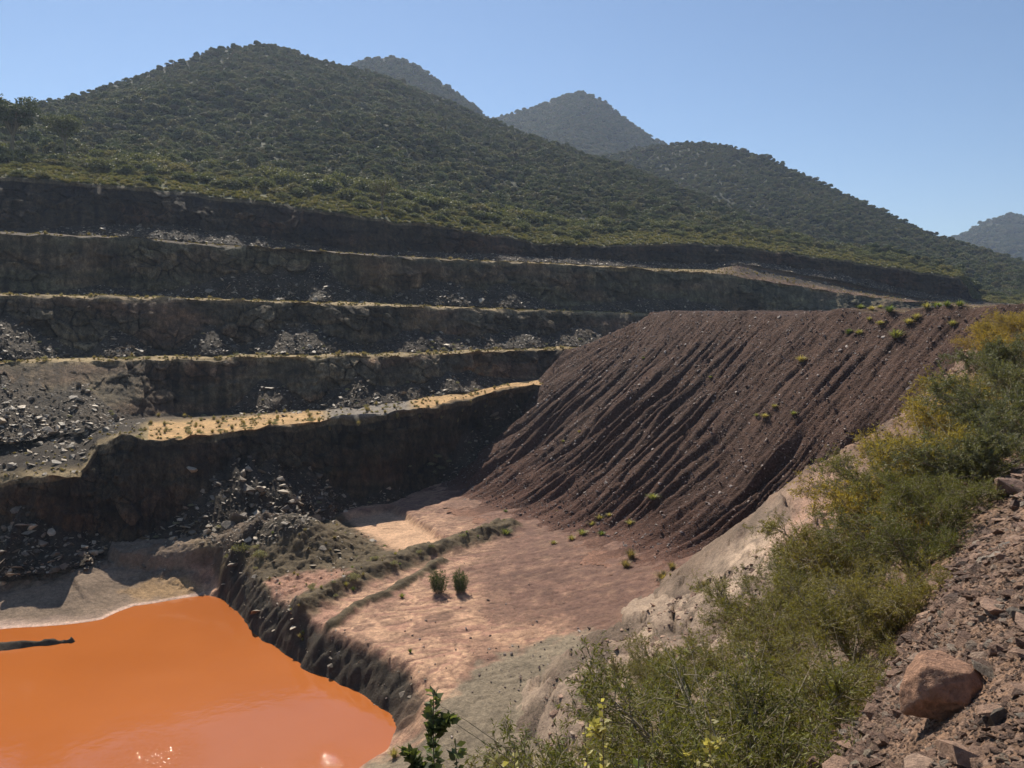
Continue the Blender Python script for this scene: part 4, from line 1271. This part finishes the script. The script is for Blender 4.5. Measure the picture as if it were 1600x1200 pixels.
# ------------------------------------------------------------------ plants and stones on the dump
def on_dump(px, py):
    a, b = ray(px, py); Y = np.linspace(50, 175, 2501)
    zz, _, _ = dump_z(a * Y, Y); zz = np.maximum(zz, floor_base(a * Y, Y))
    i = int(np.argmax(zz > b * Y)); return np.array([a * Y[i], Y[i], zz[i]])


GD = [(1400, 528, 1.5), (1420, 505, 1.1), (1432, 498, 1.0), (1390, 487, 1.2), (1362, 484, .9), (1345, 482, .9), (1358, 500, .7), (1375, 507, .9), (1327, 520, .8), (1342, 522, .9), (1465, 480, 1.1), (1488, 508, .9), (1448, 481, 1.0), (1375, 481, .8),
      (1252, 565, 1.2), (1210, 636, .7), (1195, 652, .9), (1240, 648, .7), (1182, 650, .6), (1020, 780, 1.2), (984, 820, .9), (937, 812, .9), (925, 822, 1.0), (910, 836, 1.1), (893, 843, .8), (952, 806, .7), (865, 850, .7), (940, 836, .8), (960, 828, .6),
      (986, 873, 1.3), (978, 886, 1.1), (1036, 905, 1.3), (1050, 890, 1.0), (790, 836, 1.3), (770, 838, .7), (730, 762, .6), (1005, 560, .5), (1110, 590, .5), (880, 690, .5), (905, 675, .5), (1410, 655, .9), (1325, 522, .6), (1355, 710, .8), (870, 800, .5), (790, 800, .6),
      (1500, 478, 1.0), (1515, 476, .9), (1530, 474, 1.0), (1480, 478, .9), (1545, 473, .9), (1434, 480, .9), (1415, 480, .8), (760, 840, .6), (745, 846, .6), (735, 852, .6), (720, 858, .5)]
for j, (a, b, s) in enumerate(GD):
    inst('grass_tuft', (TUFT_GREEN if b < 860 or a < 950 else TUFT_DRY)[j % 3], on_dump(a, b) - np.array([0, 0, .08]), s * np.array([1.6, 1.6, 1.1]),
         'rounded green grass clump on the dark red gullied dump' if (b < 860 or a < 950) else 'yellow grass clump at the foot of the dark red dump', 'grass',
         'grass clumps on the dump' if (b < 860 or a < 950) else 'yellow clumps at the foot of the dump')
dsamp, _, _ = sample_grid(np.stack([DX, DY, DZ2], -1), 26000, w=((DZ > fz_d - 1.5) & (dv > -2) & (dv < 50))[:-1, :-1] * (.5 + .5 * (dv > 0))[:-1, :-1])
sdp = np.clip(.19 * np.exp(rng.normal(size=len(dsamp)) * .5), .07, .7)
dpx, dpy = proj(dsamp)
ordr = np.argsort(np.where((dpx > 650) & (dpx < 1560), -sdp / dsamp[:, 1], 0))[:200]
ind = np.zeros(len(dsamp), bool); ind[ordr] = True
src = []
for j in ordr:
    o = inst('dump_stone', DUMPS[int(rng.integers(0, 4))], dsamp[j] + np.array([0, 0, sdp[j] * .1]), sdp[j], 'loose dark red stone on the gullied dump slope', 'stone', 'loose stones on the dump', tilt=.6)
    if len(src) < 8:
        src.append(o)
scatter('dump_rubble', dsamp[~ind] + np.array([0, 0, .02]), zrot((~ind).sum(), .7), sdp[~ind][:, None] * np.ones((1, 3)), src, 'small dark red stones strewn over the dump')

# ------------------------------------------------------------------ the two dark shrubs on the mud and other plants of the floor
def on_floor(px, py):
    a, b = ray(px, py); Y = np.linspace(45, 165, 4801)
    zz, _, _ = floor_z(a * Y, Y)
    i = int(np.argmax(zz > b * Y)); return np.array([a * Y[i], Y[i], zz[i]])


def upright_shrub(loc, h, r, seed, label):
    r_ = np.random.default_rng(seed)
    root = bpy.data.objects.new('mud_shrub', None); COL.objects.link(root); root.location = loc
    root['label'] = label; root['category'] = 'shrub'
    A = Acc(); B = Acc()
    for i in range(46):
        th = r_.uniform(0, 2 * pi); o = r * r_.uniform(.1, 1) ** .7
        t = np.linspace(0, 1, 6)[:, None]
        e = np.array([cos(th) * o, sin(th) * o, h * r_.uniform(.6, 1.05) * (1 - .25 * (o / r) ** 2)])
        pts = np.array([cos(th) * o * .5, sin(th) * o * .5, 0]) * (1 - t) + e * t
        A.add(*tube(pts, .018 * (1 - .7 * t[:, 0]), 4))
        k = 70
        tt = r_.uniform(.12, 1, (k, 1)); c = pts[0] * (1 - tt) + e * tt + r_.normal(size=(k, 3)) * .09
        d = unit(r_, k) * .7 + np.array([0, 0, .8]); d /= np.linalg.norm(d, axis=1)[:, None]
        B.add(*quads(c, d, .022, .10 * r_.uniform(.6, 1.2, k), unit(r_, k), r_))
    link('stems', A.mesh('stems', [M_bark]), root); link('foliage', B.mesh('foliage', [M_dark], False), root)


upright_shrub(on_floor(686, 926), 2.6, 1.15, 31, 'wider of two dark green shrubs on the pink mud, the one beside the berm')
upright_shrub(on_floor(719, 926), 2.6, .95, 32, 'narrower of two dark green shrubs on the pink mud, away from the berm')
for (a, b, s, me, nm, lab, cat) in [(641, 1020, .55, TUFT_GREEN[0], 'grass_tuft', 'tiny dark tuft alone on the tan mud near the bank', 'grass'),
                                    (628, 934, .8, TUFT_GREEN[1], 'grass_tuft', 'small tuft at the end of the thin mud ridge', 'grass'),
                                    (616, 1184, 1.0, TUFT_GREEN[2], 'grass_tuft', 'green tuft at the tip of the pond', 'grass'),
                                    (375, 862, 1.6, SHRUB_GREY[0], 'grey_shrub', 'wide grey shrub at the side of the rocky mound', 'shrub'),
                                    (405, 872, 1.3, SHRUB_GREY[1], 'grey_shrub', 'smaller grey shrub at the foot of the rocky mound', 'shrub'),
                                    (553, 906, 1.1, SHRUB_GREY[2], 'grey_shrub', 'yellowish shrub beside the pink puddle bed', 'shrub')]:
    inst(nm, me, on_floor(a, b), s, lab, cat, None)
wz = np.zeros_like(FX)
for pts, w, h, fl in BERM[:1]:
    d, f = line_d(FX, FY, pts); wz += (d < w * 1.5)
wz += .5 * (poly_sd(fpx, fpy, [(330, 850), (480, 800), (600, 850), (600, 895), (430, 930), (350, 900)]) < 0)
q, _, _ = sample_grid(FP, 72, w=wz[:-1, :-1])
for j in range(len(q)):
    g = j % 3
    inst('grey_shrub' if g == 0 else 'grass_tuft', (SHRUB_GREY if g == 0 else TUFT_DRY if g == 1 else TUFT_GREEN)[j % 3], q[j], rng.uniform(.3, .75),
         'low grey shrub on the berms and mound of the pit floor' if g == 0 else 'small grass tuft on the berms and mound of the pit floor', 'shrub' if g == 0 else 'grass',
         'shrubs on the floor berms' if g == 0 else 'tufts on the floor berms')
# small stones on the mud
wz = 1.0 * (poly_sd(fpx, fpy, [(740, 1020), (900, 980), (1000, 1000), (1000, 1080), (860, 1120), (760, 1090)]) < 0) + .12 * (poly_sd(fpx, fpy, [(520, 1000), (720, 880), (900, 900), (900, 1000), (760, 1200), (640, 1200)]) < 0)
q, _, _ = sample_grid(FP, 240, w=wz[:-1, :-1])
for j in range(len(q)):
    s = float(np.clip(.17 * math.exp(rng.normal() * .5), .08, .6))
    inst('mud_stone', DUMPS[j % 4], q[j] + np.array([0, 0, s * .2]), s, 'small dark stone lying on the grey and pink mud', 'stone', 'stones on the mud of the pit floor', tilt=.4)

# ------------------------------------------------------------------ the near slope: stones, the red boulder, bushes
def on_fg(px, py, y0=2.0, y1=110):
    a, b = ray(px, py); Y = np.exp(np.linspace(math.log(y0), math.log(y1), 3000))
    zz = fg_z(a * Y, Y)
    i = int(np.argmax(zz > b * Y)); return np.array([a * Y[i], Y[i], zz[i]])


def boulder_mesh(name, seed, mat):
    r_ = np.random.default_rng(seed)
    bm = bmesh.new(); bmesh.ops.create_icosphere(bm, subdivisions=5, radius=.5)
    V = np.array([v.co for v in bm.verts]); d = V / np.linalg.norm(V, axis=1)[:, None]
    rad = np.full(len(V), 9.0)
    for n_, h in [((-.25, -.75, .62), .40), ((.1, -.1, 1), .36), ((-1, -.2, .15), .47), ((1, -.15, .2), .46), ((.5, -.9, .1), .44), ((-.5, -.8, -.5), .40), ((.3, -.7, -.65), .38), ((.75, .2, .75), .44), ((-.7, .3, .6), .43),
                  ((0, 1, .2), .42), ((.7, .8, -.1), .45), ((-.8, .8, -.1), .45), ((0, 0, -1), .33), ((.55, -.6, .6), .43), ((-.75, -.55, .45), .45)]:
        n_ = np.array(n_) / np.linalg.norm(n_)
        c = d @ n_
        rad = np.minimum(rad, np.where(c > .05, h / np.maximum(c, .05), 9))
    rad = np.minimum(rad, .62)
    rad *= 1 + .05 * fbm(d[:, 0] * 2.2, d[:, 1] * 2.2, d[:, 2] * 2.2, 4) - .035 * np.clip(ridged(d[:, 0] * 2.5, d[:, 1] * 2.5, d[:, 2] * 2.5 + 4, 2) - 1.05, 0, 1)
    V = d * rad[:, None] * np.array([1.12, .95, .88])
    for v, c in zip(bm.verts, V):
        v.co = c
    me = bpy.data.meshes.new(name); bm.to_mesh(me); bm.free()
    me.polygons.foreach_set('use_smooth', np.full(len(me.polygons), True))
    me.materials.append(mat)
    return me


M_boulder = rock_mat('boulder_rock', [(0, (.45, .245, .15)), (1, (.45, .245, .15))], rough=.8, bump=.03, sc=9)
bp = on_fg(1482, 1118)
wb_ = 1.0 * 128 / 1280 * bp[1] / .98
inst('boulder', boulder_mesh('boulder', 7, M_boulder), bp + np.array([0, .1, wb_ * .29]), wb_ * np.array([.93, .93, 1.05]), 'large rounded reddish boulder on the stony slope', 'boulder', None, rz=.15)
fsl = [(1562, 1130, .26, 'tilted pointed slab leaning just beside the large red boulder', SLABS[2], (1.15, .2, .4)), (1545, 1060, .42, 'dark slab lying behind the large red boulder', SLABS[0], (.4, .5, .2)),
       (1512, 1000, .34, 'flat pink stone on the slope above the large red boulder', REDS[0], (.2, .1, .3)), (1580, 770, .9, 'dark angular rock at the edge of the rubble strip', REDS[4], (.2, .1, .8)),
       (1590, 965, .30, 'grey blocky stone high on the rubble edge', SLABS[5], (.2, .1, .8)), (1500, 925, .32, 'pale flat stone half way up the rubble strip', REDS[0], (.1, .1, .1))]
for (a, b, s, lab, me, rt_) in fsl:
    q = on_fg(a, b); inst('slope_stone', me, q + np.array([0, 0, s * .12]), s, lab, 'stone', None, rot=rt_)

# rubble strip
gpx, gpy = proj(GP)
wrub = np.maximum(poly_sd(gpx, gpy, [(1255, 1230), (1350, 1090), (1460, 930), (1520, 800), (1530, 700), (1700, 640), (1720, 1230)]) < 0, 0).astype(float) * (GY > 3)
wside = (((GX > 1.5 + .58 * np.maximum(GY, 0)) & (GY < 30)) | ((GY < 4) & (GX > -1.5))).astype(float)
wrub = wrub / np.maximum(np.hypot(GX, GY) / 8, .5) ** 1.6
q, _, _ = sample_grid(GP, 18000, w=wrub[:-1, :-1])
qo, _, _ = sample_grid(GP, 9000, w=wside[:-1, :-1]); q = np.concatenate([q, qo])
s = np.clip(.042 * np.exp(rng.normal(size=len(q)) * .7) * (q[:, 1] / 8) ** .45, .02, .6)
w2 = ((poly_sd(gpx, gpy, [(1230, 745), (1330, 700), (1480, 560), (1560, 490), (1640, 480), (1640, 640), (1500, 700), (1440, 760), (1340, 800), (1290, 770)]) < 0) * 1.0
      + 1.1 * (poly_sd(gpx, gpy, [(800, 1230), (860, 1060), (1000, 960), (1250, 840), (1330, 760), (1480, 760), (1350, 1000), (1330, 1230)]) < 0)) * (GY > 4)
qb, _, _ = sample_grid(GP, 14000, w=w2[:-1, :-1])
sb = np.clip(.16 * np.exp(rng.normal(size=len(qb)) * .55), .06, .7) * np.clip(qb[:, 1] / 40, .3, 1.2)
Q = np.concatenate([q, qb]); S = np.concatenate([s, sb])
clear = (np.hypot(Q[:, 0] - bp[0], Q[:, 1] - bp[1] + .25) > wb_ * .95) | (S < .06); Q, S = Q[clear], S[clear]
a_, b_ = proj(Q)
ordr = np.argsort(np.where((a_ > 880) & (a_ < 1610) & (b_ < 1210), -S / Q[:, 1], 0))[:280]
ind = np.zeros(len(Q), bool); ind[ordr] = True
src = []
for j in ordr:
    o = inst('slope_stone', REDS[int(rng.integers(0, 6))] if rng.uniform() < .93 else SLABS[int(rng.integers(0, 6))], Q[j] + np.array([0, 0, S[j] * .08]), S[j],
             'angular reddish stone in the rubble of the near slope', 'stone', 'stones in the rubble of the near slope', tilt=.3)
    if len(src) < 14:
        src.append(o)
scatter('slope_rubble', Q[~ind] + np.array([0, 0, .005]), zrot((~ind).sum(), .35), S[~ind][:, None] * np.ones((1, 3)), src, 'broken red stone chips covering the near slope')

w3 = ((poly_sd(gpx, gpy, [(840, 1230), (880, 1050), (960, 930), (1080, 880), (1330, 740), (1480, 580), (1480, 760), (1200, 980), (1100, 1230)]) < 0) * (GY > 12)).astype(float)
q, _, _ = sample_grid(GP, 45, w=w3[:-1, :-1])
for j in range(len(q)):
    inst('grass_tuft', (TUFT_DRY if j % 2 else TUFT_GREEN)[j % 3], q[j] - np.array([0, 0, .04]), rng.uniform(.35, .9), 'grass tuft among the broken ledges between dump and bushes', 'grass', 'tufts among the broken ledges')
# feathery acacia bushes
M_acacia = leaf_mat('acacia_leaves', [(0, (.115, .124, .028)), (.5, (.165, .158, .036)), (1, (.22, .185, .045))], trans=.32, val=.4)
M_acacia_y = leaf_mat('acacia_leaves_yellow', [(0, (.22, .18, .045)), (1, (.31, .22, .05))], trans=.45, val=.4)


def bush_meshes(seed, stems=11, h=1.0, spread=.95, leafm=M_acacia, dens=1.0, L=.036, low=.25):
    """an acacia of about unit height: stems and twigs in one mesh, feathery leaves in another"""
    r_ = np.random.default_rng(seed); A = Acc(); B = Acc(); lc, ld, ll = [], [], []
    for i in range(stems):
        th = 2 * pi * i / stems + r_.uniform(-.35, .35); o = spread * r_.uniform(.45, 1.1); hh = h * r_.uniform(.55, 1.05)
        t = np.linspace(0, 1, 10)[:, None]
        pts = np.concatenate([cos(th) * o * t ** .9, sin(th) * o * t ** .9, hh * (t ** .75) * (1 - .22 * t * (o / spread))], 1) + np.cumsum(r_.normal(size=(10, 3)) * .014, 0) * t
        A.add(*tube(pts, .013 * (1 - .85 * t[:, 0]), 4))
        tgm = np.gradient(pts, axis=0); tgm /= np.linalg.norm(tgm, axis=1)[:, None]
        for j in range(24):
            f = r_.uniform(low * .5, .98); b0 = np.array([np.interp(f, t[:, 0], pts[:, k]) for k in range(3)]); tg = tgm[int(f * 9)]
            d = unit(r_, 1)[0] * .85 + tg * .75 + np.array([0, 0, .12]); d /= np.linalg.norm(d); ln = (.46 - .22 * f) * r_.uniform(.6, 1.25) * h
            s = np.linspace(0, 1, 6)[:, None]
            tp = b0 + d * ln * s; tp[:, 2] -= .12 * ln * s[:, 0] ** 2; tp += np.cumsum(r_.normal(size=(6, 3)) * .008, 0)
            A.add(*tube(tp, .005 * (1 - .8 * s[:, 0]), 3))
            for k in range(6):
                g = r_.uniform(.15, 1); c0 = np.array([np.interp(g, s[:, 0], tp[:, m_]) for m_ in range(3)])
                e = unit(r_, 1)[0] * .8 + d * .9; e /= np.linalg.norm(e); l2 = .15 * r_.uniform(.5, 1.3) * h
                A.add(*tube(np.array([c0, c0 + e * l2 * .5 + r_.normal(size=3) * .005, c0 + e * l2]), .0024 * np.array([1, .8, .3]), 3))
                n = max(3, int(17 * dens))
                u_ = r_.uniform(.0, 1.05, (n, 1)); c = c0 + e * l2 * u_ + r_.normal(size=(n, 3)) * .006
                dd = unit(r_, n) * .8 + e * .5; dd /= np.linalg.norm(dd, axis=1)[:, None]
                lc.append(c + dd * L * .5); ld.append(dd); ll.append(L * r_.uniform(.3, .72, n))
    lc, ld, ll = np.concatenate(lc), np.concatenate(ld), np.concatenate(ll)
    B.add(*quads(lc, ld, ll * .2, ll, unit(r_, len(lc)), r_))
    for i in range(16):
        th = r_.uniform(0, 2 * pi); o = spread * r_.uniform(.7, 1.25); t = np.linspace(0, 1, 7)[:, None]
        pts = np.concatenate([cos(th) * o * t, sin(th) * o * t, h * r_.uniform(.5, 1.12) * t ** .7], 1) + np.cumsum(r_.normal(size=(7, 3)) * .02, 0) * t
        A.add(*tube(pts, .0062 * (1 - .8 * t[:, 0]), 3))
    return A.mesh('branches', [M_twig]), B.mesh('foliage', [leafm], False)


BUSH = [bush_meshes(500 + i, stems=[13, 12, 14][i], spread=[1.05, .95, 1.15][i], leafm=M_acacia) for i in range(3)]
BUSHY = [bush_meshes(520 + i, stems=12, spread=1.1, leafm=M_acacia_y, dens=.8, L=.05) for i in range(2)]
FAR = [bush_meshes(540 + i, stems=12, spread=1.1, leafm=[M_acacia, M_scrub][i], dens=.9, L=.055, low=.1) for i in range(2)]


def acacia(px, py, size, label, kind, yover=None, seed=0):
    q = on_fg(px, py) if yover is None else at(px, py, yover)
    if yover is not None:
        q[2] = fg_z(q[0], q[1])
    root = bpy.data.objects.new('acacia_bush', None); COL.objects.link(root)
    root.location = q - np.array([0, 0, .05]); root.scale = (size * 1.1, size * 1.1, size); root.rotation_euler = (0, 0, rng.uniform(0, 6.28))
    root['label'] = label; root['category'] = 'bush'
    br, fo = kind
    link('branches', br, root); link('foliage', fo, root)


AC = [(1240, 1215, 1.5, 'dense dark green feathery bush at the bottom of the slope below the boulder', BUSH[0]),
      (1110, 1200, 1.6, 'sprawling green feathery bush over the tan gully at the slope bottom', BUSH[1]),
      (1320, 1140, 1.2, 'dark green feathery bush touching the rubble beside the boulder', BUSH[2]),
      (1190, 1110, 1.9, 'wide green acacia bush above the dense bottom bush', BUSH[1]),
      (1060, 1110, 2.4, 'loose acacia bush reaching out over the grey gully', BUSH[2]),
      (980, 1190, 1.6, 'thin twiggy acacia bush at the lower edge of the slope', BUSH[0]),
      (1330, 1030, 1.5, 'green acacia bush whose branches trail over the red stones', BUSH[0]),
      (1210, 1020, 2.1, 'tall green acacia bush beside the pale rock ledge', BUSH[2]),
      (1400, 985, 1.2, 'small green bush against the middle of the rubble strip', BUSH[1]),
      (1320, 930, 2.2, 'big yellow green bush in the middle of the bushy band', BUSH[1]),
      (1425, 900, 1.6, 'green bush at the rubble edge halfway up the band', BUSH[2]),
      (1265, 935, 1.7, 'bush hanging over the upper part of the pale ledge', BUSH[0]),
      (1395, 860, 2.1, 'yellow tinged bush halfway up the bushy band', BUSHY[1]),
      (1475, 830, 1.5, 'olive bush with thin pale stems near the upper rubble', BUSH[0]),
      (1385, 815, 2.2, 'bush at the pit side of the band, above the stony patch', BUSH[2]),
      (1465, 770, 2.2, 'golden yellow bush where the band meets the dump edge', BUSHY[0]),
      (1530, 760, 1.9, 'pale olive bush at the upper end of the rubble strip', FAR[1]),
      (1500, 705, 2.4, 'bright golden bush standing out over the gullied dump', BUSHY[1]),
      (1570, 690, 2.2, 'green grey bush high on the slope next to the golden bush', FAR[1]),
      (1535, 650, 2.5, 'yellow olive bush on the upper slope above the golden bush', BUSHY[0]),
      (1600, 635, 2.4, 'olive bush partly outside the photograph on the upper slope', FAR[1]),
      (1570, 590, 2.3, 'highest large olive bush on the slope near the dump crest', FAR[1]),
      (1545, 560, 2.0, 'small olive bush at the dump edge near the crest', BUSHY[0]),
      (1605, 565, 2.3, 'soft green bush behind the highest olive bush', BUSHY[1]),
      (1560, 530, 2.2, 'pale yellow bush standing at the edge of the dump crest', BUSHY[0]),
      (1600, 528, 2.2, 'yellow green bush at the very top of the bushy band', BUSHY[1]),
      (1510, 640, 2.0, 'small golden bush between the dump and the yellow olive bush', BUSHY[1]),
      (1440, 745, 1.9, 'low yellow bush at the dump edge below the golden bush', BUSHY[1]),
      (1020, 1070, 1.9, 'low spreading bush at the foot of the pale ledge', BUSH[1]),
      (930, 1195, 1.3, 'sparse little acacia near the pale leafed saplings', BUSH[2])]
NEAR_AC = [(960, 11.0, 2.6, 'bush with its twigs reaching up at the very bottom beside the yellow leafed sapling', BUSH[1]), (1060, 12.5, 3.0, 'bushy green crown at the bottom edge between sapling and dense bush', BUSH[2]),
           (1160, 10.0, 2.2, 'dark green bush at the bottom edge with a pale shoot growing through it', BUSH[0]), (880, 13.0, 2.9, 'sparse twigs of a bush that grows below the bottom edge by the small pale shoot', BUSH[0])]
for a, Yq, s, lab, kd in NEAR_AC:
    acacia(a, 1200, s, lab, kd, yover=Yq)
for a, b, s, lab, kd in AC:
    acacia(a, b, s * (1.06 if b > 900 else 1.0), lab, kd)

# leafy saplings sticking up into view from the steep ground below
M_sap = leaf_mat('sapling_leaves', [(0, (.10, .125, .045)), (1, (.12, .14, .05))], trans=.35, val=.5, spec=.5)
M_sapy = leaf_mat('pale_sapling_leaves', [(0, (.34, .33, .12)), (1, (.40, .36, .14))], trans=.4, val=.4, spec=.5)


def sapling(px, ytop, Y, lean, label, mat, seed, nl=130, leaf=.036, side=4, spread=.16):
    r_ = np.random.default_rng(seed)
    top = at(px, ytop, Y); base = np.array([top[0] - lean, top[1] + .1, 0.]); base[2] = fg_z(base[0], base[1]) - .05
    h = top[2] - base[2]
    root = bpy.data.objects.new('leafy_sapling', None); COL.objects.link(root); root.location = base
    root['label'] = label; root['category'] = 'sapling'
    A = Acc(); B = Acc(); t = np.linspace(0, 1, 12)[:, None]
    top_l = top - base
    main = top_l * t + np.concatenate([.06 * np.sin(t * 5), .05 * np.cos(t * 4), 0 * t], 1) * t
    A.add(*tube(main, .016 * (1 - .8 * t[:, 0]), 5))
    lines = [(main, 1.0)]
    for i in range(side):
        f = r_.uniform(.55, .92); b0 = np.array([np.interp(f, t[:, 0], main[:, k]) for k in range(3)])
        th = r_.uniform(0, 2 * pi); d = np.array([cos(th) * .8, sin(th) * .8, .75]); ln = r_.uniform(.2, .45) * min(h, 2) * .3
        pts = b0 + d * ln * np.linspace(0, 1, 6)[:, None]
        A.add(*tube(pts, .007 * np.linspace(1, .3, 6), 4)); lines.append((pts, .5))
    ang = np.linspace(0, 2 * pi, 6, endpoint=False)
    for pts, wgt in lines:
        n = int(nl * wgt); s = np.linspace(0, 1, len(pts))
        for i in range(n):
            f = r_.uniform(max(0, 1 - 1.5 / max(h, 1.5)) if wgt == 1 else 0, 1); c = np.array([np.interp(f, s, pts[:, k]) for k in range(3)])
            d = unit(r_, 1)[0]; d[2] = abs(d[2]) * .6; d /= np.linalg.norm(d)
            e = np.cross(d, unit(r_, 1)[0]); e /= np.linalg.norm(e); sz = leaf * r_.uniform(.6, 1.15)
            c = c + d * sz * 1.25
            V = np.array([c - d * sz, c - d * sz * .2 + e * sz * .62, c + d * sz, c - d * sz * .2 - e * sz * .62])
            B.add(V, np.array([[0, 1, 2, 3]]))
    link('stem', A.mesh('stem', [M_bark]), root); link('foliage', B.mesh('foliage', [mat], False), root)


sapling(692, 1078, 5.2, .1, 'dark leafy sapling rising in front of the grey silt near the pond tip', M_sap, 61, nl=420, leaf=.034)
sapling(726, 1150, 5.0, -.1, 'short leafy shoot next to the dark leafy sapling', M_sap, 62, nl=130)
sapling(817, 1160, 5.6, .05, 'small pale leafed shoot between the sapling and the bushes', M_sapy, 63, nl=40, leaf=.028)
sapling(955, 1090, 6.0, .1, 'sapling with pale yellow leaves in front of the tan gully', M_sapy, 64, nl=80, leaf=.030)
sapling(925, 1130, 5.7, -.1, 'thin pale leafed sapling beside the taller yellow leafed one', M_sapy, 65, nl=60, leaf=.028)
sapling(1120, 1120, 6.2, .05, 'pale yellow leafed sapling inside the dark green bushes', M_sapy, 66, nl=50, leaf=.030)
sapling(1010, 1165, 5.4, .05, 'low leafy shoot at the bottom of the thin twiggy bush', M_sap, 67, nl=60)
# ------------------------------------------------------------------ the air
m = bpy.data.materials.new('haze_air'); m.use_nodes = True
nt = m.node_tree; nt.nodes.remove(nt.nodes['Principled BSDF'])
pv = nt.nodes.new('ShaderNodeVolumePrincipled')
pv.inputs['Color'].default_value = (.62, .76, 1.0, 1)
pv.inputs['Density'].default_value = 0.00014
pv.inputs['Anisotropy'].default_value = .45
nt.links.new(pv.outputs[0], nt.nodes['Material Output'].inputs['Volume'])
bm = bmesh.new(); bmesh.ops.create_cube(bm, size=1)
me = bpy.data.meshes.new('haze'); bm.to_mesh(me); bm.free(); me.materials.append(m)
hz = link('haze', me, kind='stuff', label='thin dusty air over the valley')
x0, x1, y0, y1, z0, z1 = -1010, 2610, -410, 3010, -43.0, 375
hz.location = ((x0 + x1) / 2, (y0 + y1) / 2, (z0 + z1) / 2); hz.scale = (x1 - x0, y1 - y0, z1 - z0)
